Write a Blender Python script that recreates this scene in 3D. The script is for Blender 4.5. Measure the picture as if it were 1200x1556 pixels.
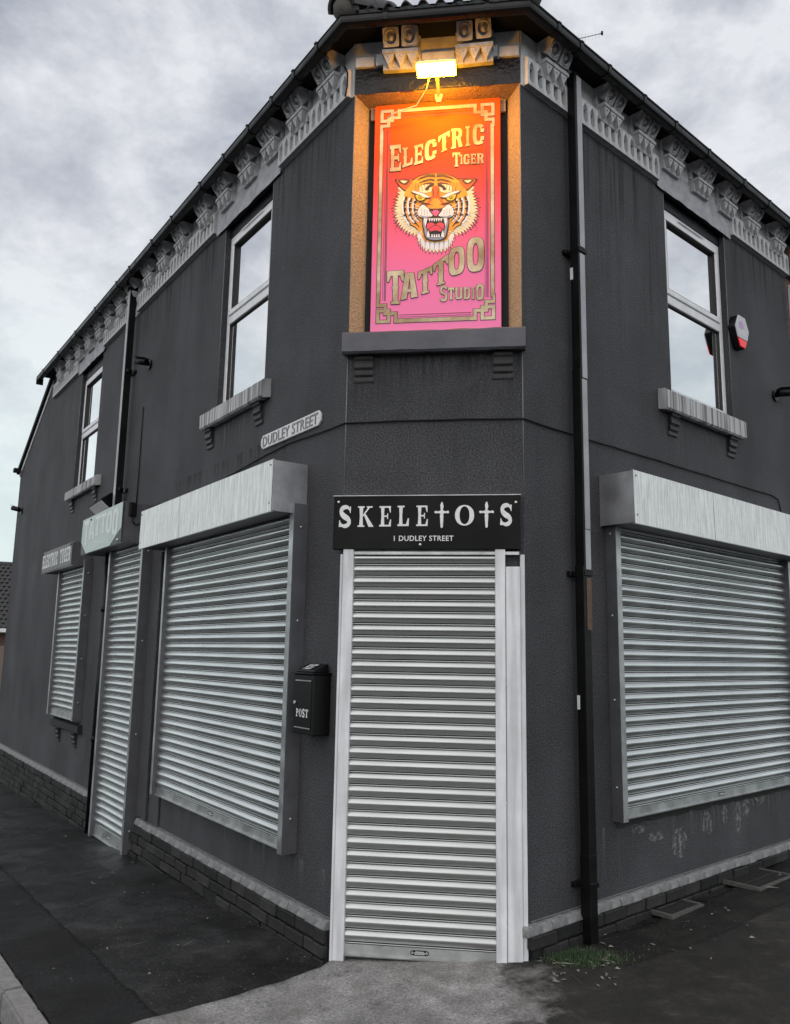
import bpy, bmesh, math, random
from mathutils import Vector, Matrix
random.seed(7)
rnd = random.uniform
scene = bpy.context.scene
for o in list(bpy.data.objects): bpy.data.objects.remove(o)
COL = scene.collection

# ------------------------------------------------------------------ camera
cd = bpy.data.cameras.new('camera'); cam = bpy.data.objects.new('camera', cd); COL.objects.link(cam)
cd.sensor_fit = 'HORIZONTAL'; cd.sensor_width = 36; cd.lens = 37.636; cd.clip_start = .05; cd.clip_end = 3000
_r = Vector((0.9913485, 0.13014314, 0.01705643)); _u = Vector((0.00528756, -0.16943938, 0.98552643)); _f = Vector((-0.13114953, 0.97690996, 0.16866161))
cam.matrix_world = Matrix(((_r.x, _u.x, -_f.x, 0.4176), (_r.y, _u.y, -_f.y, -4.7554), (_r.z, _u.z, -_f.z, 1.6242), (0, 0, 0, 1)))
scene.camera = cam

# ------------------------------------------------------------------ sky, sun, exposure
SUN_EL, SUN_AZ = 36, 182          # degrees; azimuth clockwise from +Y
w = bpy.data.worlds.new('World'); scene.world = w; w.use_nodes = True
nt = w.node_tree; nt.nodes.clear()
def N(nt, t, **k):
    n = nt.nodes.new(t)
    for a, b in k.items(): setattr(n, a, b)
    return n
def ramp(nt, stops, interp='LINEAR'):
    n = nt.nodes.new('ShaderNodeValToRGB'); e = n.color_ramp.elements; n.color_ramp.interpolation = interp
    while len(e) < len(stops): e.new(.5)
    for q, (p, c) in zip(e, stops):
        q.position = p; q.color = (*c, 1) if len(c) == 3 else c
    return n
sky = N(nt, 'ShaderNodeTexSky', sky_type='NISHITA', sun_disc=False, sun_elevation=math.radians(SUN_EL), sun_rotation=math.radians(SUN_AZ))
sky.air_density = 1.4; sky.dust_density = 3
tc = N(nt, 'ShaderNodeTexCoord'); mp = N(nt, 'ShaderNodeMapping'); mp.inputs['Scale'].default_value = (1, 1, 1.5); mp.inputs['Location'].default_value = (1.3, .4, .2)
nt.links.new(tc.outputs['Generated'], mp.inputs['Vector'])
n1 = N(nt, 'ShaderNodeTexNoise'); n1.inputs['Scale'].default_value = 4.2; n1.inputs['Detail'].default_value = 10; n1.inputs['Roughness'].default_value = .63; n1.inputs['Distortion'].default_value = .12
nt.links.new(mp.outputs[0], n1.inputs['Vector'])
r1 = ramp(nt, [(.38, (4.2, 4.45, 5.2)), (.46, (5.4, 5.65, 6.3)), (.53, (6.6, 6.8, 7.35)), (.63, (8.6, 8.75, 9.15))])
nt.links.new(n1.outputs['Fac'], r1.inputs['Fac'])
sx = N(nt, 'ShaderNodeSeparateXYZ'); nt.links.new(tc.outputs['Generated'], sx.inputs[0])
r2 = ramp(nt, [(0, (1, 1, 1)), (.15, (.8, .8, .8)), (.45, (0, 0, 0))]); nt.links.new(sx.outputs['Z'], r2.inputs['Fac'])
mxh = N(nt, 'ShaderNodeMix', data_type='RGBA'); mxh.inputs['B'].default_value = (9.6, 11.2, 11.0, 1)
hm = N(nt, 'ShaderNodeMath', operation='MULTIPLY'); hm.inputs[1].default_value = .75
nt.links.new(r2.outputs[0], hm.inputs[0]); nt.links.new(hm.outputs[0], mxh.inputs['Factor']); nt.links.new(r1.outputs[0], mxh.inputs['A'])
mxs = N(nt, 'ShaderNodeMix', data_type='RGBA'); mxs.inputs['Factor'].default_value = .9
nt.links.new(sky.outputs[0], mxs.inputs['A']); nt.links.new(mxh.outputs['Result'], mxs.inputs['B'])
bg = N(nt, 'ShaderNodeBackground'); bg.inputs['Strength'].default_value = .076
nt.links.new(mxs.outputs['Result'], bg.inputs['Color'])
wo = N(nt, 'ShaderNodeOutputWorld'); nt.links.new(bg.outputs[0], wo.inputs['Surface'])
sl = bpy.data.lights.new('sun', 'SUN'); sl.energy = 1.5; sl.angle = math.radians(140); sl.color = (1, .97, .93)
so = bpy.data.objects.new('sun', sl); COL.objects.link(so)
_e, _a = math.radians(SUN_EL), math.radians(SUN_AZ)
so.rotation_euler = Vector((math.sin(_a)*math.cos(_e), math.cos(_a)*math.cos(_e), math.sin(_e))).to_track_quat('Z', 'Y').to_euler()
so.location = (0, -10, 20)
vs = scene.view_settings; vs.view_transform = 'Standard'; vs.look = 'None'; vs.exposure = .4; vs.gamma = 1; vs.use_curve_mapping = False
cy = scene.cycles; cy.max_bounces = 7; cy.diffuse_bounces = 3; cy.glossy_bounces = 3; cy.transmission_bounces = 2; cy.transparent_max_bounces = 6

# ------------------------------------------------------------------ materials
def srgb(*c): return tuple(((x/255)/12.92 if x/255 <= .04045 else ((x/255+.055)/1.055)**2.4) for x in c)
def mat(name, col, rough=.6, metal=0, var=None, bump=None, streak=None, spec=.5, emit=None, rvar=None):
    """var=(scale, other colour, contrast); bump=(scale, strength, distance); streak=(other colour, amount)"""
    m = bpy.data.materials.new(name); m.use_nodes = True; t = m.node_tree; b = t.nodes['Principled BSDF']
    b.inputs['Base Color'].default_value = (*col, 1); b.inputs['Roughness'].default_value = rough; b.inputs['Metallic'].default_value = metal
    b.inputs['Specular IOR Level'].default_value = spec
    t_c = N(t, 'ShaderNodeTexCoord'); src = None
    if var:
        n = N(t, 'ShaderNodeTexNoise'); n.inputs['Scale'].default_value = var[0]; n.inputs['Detail'].default_value = 8; n.inputs['Roughness'].default_value = .65
        t.links.new(t_c.outputs['Object'], n.inputs['Vector'])
        c = var[2] if len(var) > 2 else .15
        r = ramp(t, [(.5-c, col), (.5+c, var[1])]); t.links.new(n.outputs['Fac'], r.inputs['Fac']); src = r.outputs[0]
    if streak:
        mp = N(t, 'ShaderNodeMapping'); mp.inputs['Scale'].default_value = streak[2] if len(streak) > 2 else (55, 55, 1.2)
        t.links.new(t_c.outputs['Object'], mp.inputs['Vector'])
        n = N(t, 'ShaderNodeTexNoise'); n.inputs['Scale'].default_value = 1; n.inputs['Detail'].default_value = 5
        t.links.new(mp.outputs[0], n.inputs['Vector'])
        r = ramp(t, [(.42, (0, 0, 0)), (.62, (1, 1, 1))]); t.links.new(n.outputs['Fac'], r.inputs['Fac'])
        k = N(t, 'ShaderNodeMath', operation='MULTIPLY'); k.inputs[1].default_value = streak[1]; t.links.new(r.outputs[0], k.inputs[0])
        mx = N(t, 'ShaderNodeMix', data_type='RGBA'); t.links.new(k.outputs[0], mx.inputs['Factor'])
        if src: t.links.new(src, mx.inputs['A'])
        else: mx.inputs['A'].default_value = (*col, 1)
        mx.inputs['B'].default_value = (*streak[0], 1); src = mx.outputs['Result']
    if src: t.links.new(src, b.inputs['Base Color'])
    if rvar:
        n = N(t, 'ShaderNodeTexNoise'); n.inputs['Scale'].default_value = rvar[0]; n.inputs['Detail'].default_value = 5
        t.links.new(t_c.outputs['Object'], n.inputs['Vector'])
        r = ramp(t, [(.38, (rvar[1],)*3), (.62, (rvar[2],)*3)]); t.links.new(n.outputs['Fac'], r.inputs['Fac']); t.links.new(r.outputs[0], b.inputs['Roughness'])
    if bump:
        n = N(t, 'ShaderNodeTexNoise'); n.inputs['Scale'].default_value = bump[0]; n.inputs['Detail'].default_value = 4
        t.links.new(t_c.outputs['Object'], n.inputs['Vector'])
        bp = N(t, 'ShaderNodeBump'); bp.inputs['Strength'].default_value = bump[1]; bp.inputs['Distance'].default_value = bump[2]
        t.links.new(n.outputs['Fac'], bp.inputs['Height']); t.links.new(bp.outputs[0], b.inputs['Normal'])
    if emit:
        b.inputs['Emission Color'].default_value = (*emit[0], 1); b.inputs['Emission Strength'].default_value = emit[1]
    return m

def render_wall_mat():
    """charcoal masonry paint over roughcast render: fine grain, soft weathering, faint pale scuffs"""
    m = bpy.data.materials.new('charcoal_render'); m.use_nodes = True; t = m.node_tree; b = t.nodes['Principled BSDF']
    L = t.links.new; tc_ = N(t, 'ShaderNodeTexCoord')
    def noise(s, d=6, r=.6, vec=None):
        n = N(t, 'ShaderNodeTexNoise'); n.inputs['Scale'].default_value = s; n.inputs['Detail'].default_value = d; n.inputs['Roughness'].default_value = r
        L(vec or tc_.outputs['Object'], n.inputs['Vector']); return n
    big = noise(1.3, 7, .6); r0 = ramp(t, [(.3, (.034, .034, .0385)), (.7, (.062, .062, .069))]); L(big.outputs['Fac'], r0.inputs['Fac'])
    grain = noise(105, 4, .85); r1_ = ramp(t, [(.36, (.2,)*3), (.5, (.95,)*3), (.64, (2.3,)*3)]); L(grain.outputs['Fac'], r1_.inputs['Fac'])
    mul = N(t, 'ShaderNodeMix', data_type='RGBA', blend_type='MULTIPLY'); mul.inputs['Factor'].default_value = 1
    L(r0.outputs[0], mul.inputs['A']); L(r1_.outputs[0], mul.inputs['B'])
    scf = noise(3.6, 12, .8); rs = ramp(t, [(.6, (0, 0, 0)), (.78, (.5,)*3)]); L(scf.outputs['Fac'], rs.inputs['Fac'])
    mx = N(t, 'ShaderNodeMix', data_type='RGBA'); mx.inputs['B'].default_value = (.22, .22, .22, 1)
    L(rs.outputs[0], mx.inputs['Factor']); L(mul.outputs['Result'], mx.inputs['A'])
    mp = N(t, 'ShaderNodeMapping'); mp.inputs['Scale'].default_value = (2.2, 2.2, .3); L(tc_.outputs['Object'], mp.inputs['Vector'])
    st = noise(1, 6, .6, mp.outputs[0]); rst = ramp(t, [(.4, (1.12,)*3), (.7, (.8,)*3)]); L(st.outputs['Fac'], rst.inputs['Fac'])
    m2 = N(t, 'ShaderNodeMix', data_type='RGBA', blend_type='MULTIPLY'); m2.inputs['Factor'].default_value = 1
    L(mx.outputs['Result'], m2.inputs['A']); L(rst.outputs[0], m2.inputs['B']); L(m2.outputs['Result'], b.inputs['Base Color'])
    b.inputs['Roughness'].default_value = .75; b.inputs['Specular IOR Level'].default_value = .35
    bn = noise(120, 4, .75); bp = N(t, 'ShaderNodeBump'); bp.inputs['Strength'].default_value = .9; bp.inputs['Distance'].default_value = .008
    L(bn.outputs['Fac'], bp.inputs['Height']); L(bp.outputs[0], b.inputs['Normal'])
    return m

M = {}
M['render'] = render_wall_mat()
M['reveal'] = mat('tan_roughcast_reveal', (.5, .37, .23), .85, var=(60, (.3, .22, .14), .2), bump=(75, .9, .01))
M['pale'] = mat('pipe_sky_sheen', (.36, .36, .385), .4, var=(5, (.28, .28, .3)), rvar=(6, .3, .5))  # sky sheen on the black pipes' fronts, put in as a paler colour
M['stain'] = mat('salt_stain', (.2, .2, .2), .9); M['run'] = mat('lime_run', (.14, .14, .14), .9); M['grime'] = mat('grime_run', (.012, .012, .012), .8)
M['frieze'] = mat('grey_painted_stone', (.66, .66, .68), .7, streak=((.3, .3, .31), .45, (14, 14, 3)), var=(9, (.46, .46, .48), .2), bump=(60, .25, .003))
M['corbel'] = mat('grey_painted_corbel', (.56, .56, .58), .6, var=(12, (.26, .26, .275), .18), bump=(50, .3, .003))
M['slotback'] = mat('grey_slot_ground', (.2, .2, .21), .7, var=(20, (.14, .14, .15)))
M['lintelgrey'] = mat('grey_rough_lintel', (.42, .42, .45), .6, var=(12, (.24, .24, .265), .2), bump=(25, .7, .01))
M['blackgloss'] = mat('black_gloss_masonry_paint', (.008, .008, .011), .3, bump=(45, .8, .01), spec=.35)
M['soffit'] = mat('black_painted_timber', (.006, .006, .006), .6, spec=.2)
M['gutter'] = mat('black_cast_gutter', (.008, .008, .009), .3, bump=(30, .15, .002), rvar=(8, .25, .45), spec=.3)
M['pipe'] = mat('black_painted_pipe', (.005, .005, .005), .35, rvar=(9, .3, .5), bump=(14, .1, .002), spec=.2)
M['worn'] = mat('worn_brown_paint', (.12, .06, .028), .5, var=(30, (.04, .028, .02)))
M['sill'] = mat('weathered_grey_sill', (.46, .46, .47), .75, streak=((.1, .1, .105), .9, (34, 4, .8)), bump=(50, .35, .003))
M['sillblue'] = mat('slate_blue_sill_paint', (.07, .072, .088), .55, var=(5, (.095, .097, .115)), bump=(14, .5, .006))
M['sillbr'] = mat('charcoal_bracket_paint', (.012, .012, .014), .4, spec=.3, bump=(40, .3, .002), var=(20, (.03, .03, .03)))
M['bead'] = mat('render_stop_bead', (.27, .27, .27), .5, metal=.2, var=(30, (.1, .1, .1), .3))
M['brick'] = mat('dark_painted_brick', (.013, .013, .0135), .7, spec=.25, var=(16, (.03, .029, .028), .22), bump=(60, .5, .004))
M['mortar'] = mat('dark_mortar', (.012, .012, .012), .9, bump=(80, .5, .003))
M['coping'] = mat('grey_coping_brick', (.3, .3, .305), .65, var=(13, (.1, .1, .102), .16), bump=(50, .5, .004))
M['galv'] = mat('galvanised_slat', (.76, .77, .765), .29, metal=.96, streak=((.47, .48, .475), .6, (1.6, 1.6, 16)), rvar=(2.5, .25, .36))
M['galvold'] = mat('dulled_galvanised_slat', (.5, .515, .51), .3, metal=.96, streak=((.36, .37, .365), .7, (1.4, 1.4, 14)), rvar=(2.5, .25, .38))
M['guide'] = mat('galvanised_guide', (.52, .53, .535), .42, metal=.85, var=(10, (.36, .37, .37)), rvar=(8, .35, .55))
M['box'] = mat('weathered_galvanised_box', (.87, .89, .885), .45, metal=.1, var=(24, (.72, .74, .735), .2), streak=((.46, .48, .475), .7, (95, 95, 4.5)), bump=(30, .08, .002))
M['boxend'] = mat('grey_box_end', (.4, .4, .425), .45, metal=.5, var=(5, (.27, .27, .29)), rvar=(6, .3, .55))
M['boxdark'] = mat('grey_painted_box_end', (.115, .115, .13), .5, metal=.2, var=(9, (.085, .085, .095)))
M['dark'] = mat('dark_void', (.008, .008, .008), .8)
M['framegrey'] = mat('light_grey_gloss_paint', (.78, .785, .815), .42, var=(6, (.64, .645, .67), .2), streak=((.2, .2, .21), .35, (18, 18, 1.5)), bump=(25, .12, .002))
M['upvc'] = mat('white_upvc', (.8, .8, .82), .3, var=(12, (.6, .6, .62), .25))
M['black'] = mat('black_plastic', (.005, .005, .0055), .35, spec=.2)
M['gasket'] = mat('black_gasket', (.012, .012, .012), .6)
M['signblack'] = mat('black_acrylic_sign', (.003, .003, .0035), .4, rvar=(4, .3, .5), spec=.15)
M['white'] = mat('white_lettering', (.78, .78, .79), .5, var=(40, (.62, .62, .62), .2))
M['plate'] = mat('white_cast_plate', (.74, .74, .75), .45, var=(24, (.55, .55, .56), .2), bump=(60, .2, .002))
M['platetext'] = mat('grey_letter_faces', (.3, .3, .31), .5, var=(60, (.16, .16, .17), .2))
M['platedge'] = mat('dark_letter_edges', (.05, .05, .053), .6)
M['screw'] = mat('steel_screw', (.6, .6, .6), .35, metal=.9)
M['pink'] = mat('pink_orange_board', srgb(251, 118, 168), .75, spec=.1, var=(3, srgb(248, 104, 154), .3), bump=(5, .04, .004))
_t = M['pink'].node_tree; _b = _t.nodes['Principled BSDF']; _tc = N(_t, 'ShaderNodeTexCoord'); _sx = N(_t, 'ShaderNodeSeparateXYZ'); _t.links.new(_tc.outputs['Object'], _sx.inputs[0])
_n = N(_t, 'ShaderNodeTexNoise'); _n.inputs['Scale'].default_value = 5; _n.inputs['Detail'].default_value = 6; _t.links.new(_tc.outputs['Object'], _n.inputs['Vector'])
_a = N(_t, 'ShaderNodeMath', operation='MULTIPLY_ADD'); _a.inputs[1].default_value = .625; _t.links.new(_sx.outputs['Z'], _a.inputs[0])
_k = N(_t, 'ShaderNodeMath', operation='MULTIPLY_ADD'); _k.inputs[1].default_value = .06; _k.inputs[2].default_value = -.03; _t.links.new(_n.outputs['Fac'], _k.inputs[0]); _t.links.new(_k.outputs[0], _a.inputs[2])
_r = ramp(_t, [(.0, srgb(250, 138, 188)), (.25, srgb(249, 128, 178)), (.45, srgb(246, 108, 140)), (.6, srgb(240, 88, 92)), (.75, srgb(236, 78, 50)), (.95, srgb(236, 92, 30))])  # board colour runs from pink at the foot to orange at the top
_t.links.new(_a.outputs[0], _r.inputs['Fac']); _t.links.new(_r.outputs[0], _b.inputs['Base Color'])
M['gold'] = mat('gold_foil_print', (.32, .22, .12), .5, metal=.2, spec=.25, var=(3.2, (.7, .62, .45), .12))
M['ink'] = mat('dark_ink', (.03, .012, .016), .5)
M['mauve'] = mat('mauve_line_print', srgb(120, 70, 110), .5)
M['t_orange'] = mat('tiger_orange', srgb(246, 146, 34), .5, var=(14, srgb(250, 180, 60), .2))
M['t_deep'] = mat('tiger_deep_orange', srgb(226, 98, 30), .5)
M['t_brown'] = mat('tiger_brown', srgb(96, 58, 36), .5)
M['t_cream'] = mat('tiger_cream', srgb(246, 230, 190), .5)
M['t_white'] = mat('tiger_white', srgb(240, 240, 245), .5)
M['t_grey'] = mat('tiger_grey', srgb(160, 160, 175), .5)
M['t_black'] = mat('tiger_black', srgb(16, 14, 18), .5)
M['t_red'] = mat('tiger_red', srgb(232, 66, 92), .5)
M['t_pink'] = mat('tiger_nose_pink', srgb(240, 100, 150), .5)
M['t_yellow'] = mat('tiger_yellow', srgb(246, 214, 56), .5)
M['lens'] = mat('lit_flood_lens', (.8, .7, .5), .4, emit=((1.0, .40, .006), 130))
M['lamphouse'] = mat('pale_lamp_body', (.6, .58, .55), .45)
M['mint'] = mat('pale_mint_sign', (.5, .56, .54), .4, var=(4, (.36, .46, .43), .25))
M['mintpale'] = mat('white_worn_lettering', (.66, .7, .69), .45)
M['mintdark'] = mat('mint_sign_dark_corner', (.05, .055, .055), .5)
M['signgrey'] = mat('grey_sign_face', (.16, .16, .165), .5, var=(20, (.1, .1, .1)))
M['glass'] = None
M['red'] = mat('red_strobe_lens', (.5, .01, .02), .15, emit=((1, .02, .03), .25))
M['purple'] = mat('lilac_print', (.45, .3, .5), .5)
M['alarm'] = mat('alarm_cover', (.5, .5, .54), .4)
M['blind'] = mat('white_blind', (.86, .86, .88), .7, var=(6, (.76, .76, .79), .25))
M['curtain'] = mat('pale_curtain', (.5, .5, .52), .8)
M['room'] = mat('room_back', (.06, .06, .065), .9)
M['tile'] = mat('dark_roof_tile', (.022, .021, .022), .65, var=(12, (.04, .037, .036)), bump=(40, .3, .004))
M['mort2'] = mat('ridge_mortar', (.1, .095, .09), .9, bump=(30, .6, .01))
M['redbrick'] = mat('dark_red_brick', (.085, .04, .034), .8, var=(14, (.13, .07, .06)))
_t = M['redbrick'].node_tree; _b = _t.nodes['Principled BSDF']; _tc = N(_t, 'ShaderNodeTexCoord'); _mp = N(_t, 'ShaderNodeMapping'); _mp.inputs['Rotation'].default_value = (math.radians(-90), 0, 0); _t.links.new(_tc.outputs['Object'], _mp.inputs['Vector'])
_k = N(_t, 'ShaderNodeTexBrick'); _k.inputs['Scale'].default_value = 1; _k.inputs['Brick Width'].default_value = .225; _k.inputs['Row Height'].default_value = .075; _k.inputs['Mortar Size'].default_value = .006
_k.inputs['Color1'].default_value = (.09, .042, .034, 1); _k.inputs['Color2'].default_value = (.14, .07, .055, 1); _k.inputs['Mortar'].default_value = (.12, .11, .1, 1)
_t.links.new(_mp.outputs[0], _k.inputs['Vector']); _t.links.new(_k.outputs['Color'], _b.inputs['Base Color'])
M['wood'] = mat('weathered_timber', (.16, .11, .075), .8, streak=((.07, .05, .04), .8, (40, 40, 1)))
M['iron'] = mat('cast_iron', (.03, .03, .03), .5, metal=.3, var=(25, (.06, .058, .055)), bump=(60, .4, .003))
M['gframe'] = mat('grating_stone_frame', (.055, .053, .05), .85, var=(30, (.11, .105, .1), .2), bump=(60, .5, .004))
M['leaf'] = mat('dead_leaf', (.09, .08, .065), .8, var=(30, (.24, .23, .21), .2))
M['grass'] = mat('moss_green', (.03, .062, .028), .8, var=(20, (.055, .085, .035)))
M['grit'] = mat('pale_grit', (.07, .068, .066), .85, var=(90, (.16, .155, .15), .2))
M['gritdark'] = mat('dark_grit', (.03, .03, .03), .85)
M['kerb'] = mat('granite_kerb', (.13, .127, .127), .8, var=(35, (.24, .235, .235), .2), bump=(70, .5, .004))

def glass_mat():
    m = bpy.data.materials.new('coated_window_glass'); m.use_nodes = True; t = m.node_tree; t.nodes.clear(); L = t.links.new
    o = N(t, 'ShaderNodeOutputMaterial'); g = N(t, 'ShaderNodeBsdfGlossy'); g.inputs['Roughness'].default_value = .02; g.inputs['Color'].default_value = (1, 1, 1, 1)
    tr = N(t, 'ShaderNodeBsdfTransparent'); tr.inputs['Color'].default_value = (.93, .94, .95, 1)
    f = N(t, 'ShaderNodeFresnel'); f.inputs['IOR'].default_value = 2.6
    a = N(t, 'ShaderNodeMath', operation='MULTIPLY_ADD'); a.inputs[1].default_value = .2; a.inputs[2].default_value = .9; L(f.outputs[0], a.inputs[0])
    mx = N(t, 'ShaderNodeMixShader'); L(a.outputs[0], mx.inputs[0]); L(tr.outputs[0], mx.inputs[1]); L(g.outputs[0], mx.inputs[2]); L(mx.outputs[0], o.inputs[0])
    tc_ = N(t, 'ShaderNodeTexCoord'); n = N(t, 'ShaderNodeTexNoise'); n.inputs['Scale'].default_value = 1.3; L(tc_.outputs['Object'], n.inputs['Vector'])
    bp = N(t, 'ShaderNodeBump'); bp.inputs['Strength'].default_value = .06; bp.inputs['Distance'].default_value = .03; L(n.outputs['Fac'], bp.inputs['Height']); L(bp.outputs[0], g.inputs['Normal'])
    return m
M['glass'] = glass_mat()

def ground_mat(name, c0, c1, grit, wet, scale=1.0, tint=None, mott=.9):
    m = bpy.data.materials.new(name); m.use_nodes = True; t = m.node_tree; b = t.nodes['Principled BSDF']; L = t.links.new
    tc_ = N(t, 'ShaderNodeTexCoord')
    def noise(s, d=8, r=.6):
        n = N(t, 'ShaderNodeTexNoise'); n.inputs['Scale'].default_value = s*scale; n.inputs['Detail'].default_value = d; n.inputs['Roughness'].default_value = r
        L(tc_.outputs['Object'], n.inputs['Vector']); return n
    a = noise(1.7); r0 = ramp(t, [(.35, c0), (.65, c1)]); L(a.outputs['Fac'], r0.inputs['Fac'])
    g = noise(70, 5, .85); r1_ = ramp(t, [(.3, (1-grit,)*3), (.7, (1+grit,)*3)]); L(g.outputs['Fac'], r1_.inputs['Fac'])
    mu = N(t, 'ShaderNodeMix', data_type='RGBA', blend_type='MULTIPLY'); mu.inputs['Factor'].default_value = 1; L(r0.outputs[0], mu.inputs['A']); L(r1_.outputs[0], mu.inputs['B'])
    md = noise(7, 9, .72); rmd = ramp(t, [(.33, (.45,)*3), (.5, (.95,)*3), (.68, (1.6,)*3)]); L(md.outputs['Fac'], rmd.inputs['Fac'])
    mu2 = N(t, 'ShaderNodeMix', data_type='RGBA', blend_type='MULTIPLY'); mu2.inputs['Factor'].default_value = mott; L(mu.outputs['Result'], mu2.inputs['A']); L(rmd.outputs[0], mu2.inputs['B']); mu = mu2
    v = N(t, 'ShaderNodeTexVoronoi'); v.inputs['Scale'].default_value = 75*scale; L(tc_.outputs['Object'], v.inputs['Vector'])
    rv = ramp(t, [(.0, (1, 1, 1)), (.16, (0, 0, 0))]); L(v.outputs['Distance'], rv.inputs['Fac'])
    sp = noise(60, 2); rsp = ramp(t, [(.56, (0, 0, 0)), (.7, (.8,)*3)]); L(sp.outputs['Fac'], rsp.inputs['Fac'])
    k = N(t, 'ShaderNodeMath', operation='MULTIPLY'); L(rv.outputs[0], k.inputs[0]); L(rsp.outputs[0], k.inputs[1])
    mx = N(t, 'ShaderNodeMix', data_type='RGBA'); L(k.outputs[0], mx.inputs['Factor']); L(mu.outputs['Result'], mx.inputs['A']); mx.inputs['B'].default_value = (.2, .2, .195, 1)
    out = mx.outputs['Result']
    if tint:
        n = noise(2.3, 6); rt = ramp(t, [(.5, (0, 0, 0)), (.7, (.75,)*3)]); L(n.outputs['Fac'], rt.inputs['Fac'])
        m3 = N(t, 'ShaderNodeMix', data_type='RGBA'); L(rt.outputs[0], m3.inputs['Factor']); L(out, m3.inputs['A']); m3.inputs['B'].default_value = (*tint, 1); out = m3.outputs['Result']
    L(out, b.inputs['Base Color'])
    wn = noise(1.1, 5); rw = ramp(t, [(.42, (wet,)*3), (.56, (.8,)*3)]); L(wn.outputs['Fac'], rw.inputs['Fac']); L(rw.outputs[0], b.inputs['Roughness'])
    b.inputs['Specular IOR Level'].default_value = .27
    bn = noise(60, 6, .75); bp = N(t, 'ShaderNodeBump'); bp.inputs['Strength'].default_value = 1; bp.inputs['Distance'].default_value = .012
    L(bn.outputs['Fac'], bp.inputs['Height']); L(bp.outputs[0], b.inputs['Normal'])
    return m
M['asphalt'] = ground_mat('worn_asphalt', (.0035, .0035, .0038), (.028, .028, .0285), .9, .16, mott=1.0)
M['asphaltdark'] = ground_mat('dark_asphalt', (.004, .004, .0043), (.009, .009, .0094), .7, .5)
M['road'] = ground_mat('road_asphalt', (.02, .02, .02), (.04, .04, .04), .4, .5)
M['concrete'] = ground_mat('worn_concrete', (.19, .188, .187), (.31, .308, .306), .75, .75, tint=(.14, .134, .126), mott=.45)
_t = M['concrete'].node_tree; _b = _t.nodes['Principled BSDF']; _src = _b.inputs['Base Color'].links[0].from_socket
_tc = N(_t, 'ShaderNodeTexCoord'); _sx = N(_t, 'ShaderNodeSeparateXYZ'); _t.links.new(_tc.outputs['Object'], _sx.inputs[0])
_n = N(_t, 'ShaderNodeTexNoise'); _n.inputs['Scale'].default_value = 3.2; _n.inputs['Detail'].default_value = 9; _n.inputs['Roughness'].default_value = .65; _t.links.new(_tc.outputs['Object'], _n.inputs['Vector'])
_a = N(_t, 'ShaderNodeMath', operation='MULTIPLY_ADD'); _a.inputs[1].default_value = .75; _t.links.new(_sx.outputs['X'], _a.inputs[0]); _t.links.new(_n.outputs['Fac'], _a.inputs[2])
_r = ramp(_t, [(.84, (0,)*3), (1.02, (.96,)*3)]); _t.links.new(_a.outputs[0], _r.inputs['Fac'])
_n2 = N(_t, 'ShaderNodeTexNoise'); _n2.inputs['Scale'].default_value = 4.5; _n2.inputs['Detail'].default_value = 12; _n2.inputs['Roughness'].default_value = .75; _t.links.new(_tc.outputs['Object'], _n2.inputs['Vector'])
_r2 = ramp(_t, [(.36, (.006, .0058, .005)), (.52, (.017, .0158, .0135)), (.6, (.036, .032, .025)), (.7, (.1, .09, .072))]); _t.links.new(_n2.outputs['Fac'], _r2.inputs['Fac'])
_m = N(_t, 'ShaderNodeMix', data_type='RGBA'); _t.links.new(_r2.outputs[0], _m.inputs['B']); _t.links.new(_r.outputs[0], _m.inputs['Factor']); _t.links.new(_src, _m.inputs['A']); _t.links.new(_m.outputs['Result'], _b.inputs['Base Color'])
M['asphaltwarm'] = ground_mat('brown_stained_asphalt', (.007, .0067, .006), (.02, .0185, .016), .8, .45, tint=(.04, .036, .029))

# ------------------------------------------------------------------ geometry helpers
W = 1.06; A_, B_ = 0.8324, 0.8657
def frame(o, x):
    x = Vector((x[0], x[1], 0)).normalized(); y = Vector((-x.y, x.x, 0))
    return Matrix(((x.x, y.x, 0, o[0]), (x.y, y.y, 0, o[1]), (0, 0, 1, 0), (0, 0, 0, 1)))
FC = frame((0, 0), (1, 0)); FL = frame((-W/2, 0), (math.cos(A_), -math.sin(A_))); FR = frame((W/2, 0), (math.cos(B_), math.sin(B_)))
I4 = Matrix.Identity(4)
def gz(x, y=0): return .045*max(-9, min(7, x)) - .003*max(-2, min(6, y))

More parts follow.
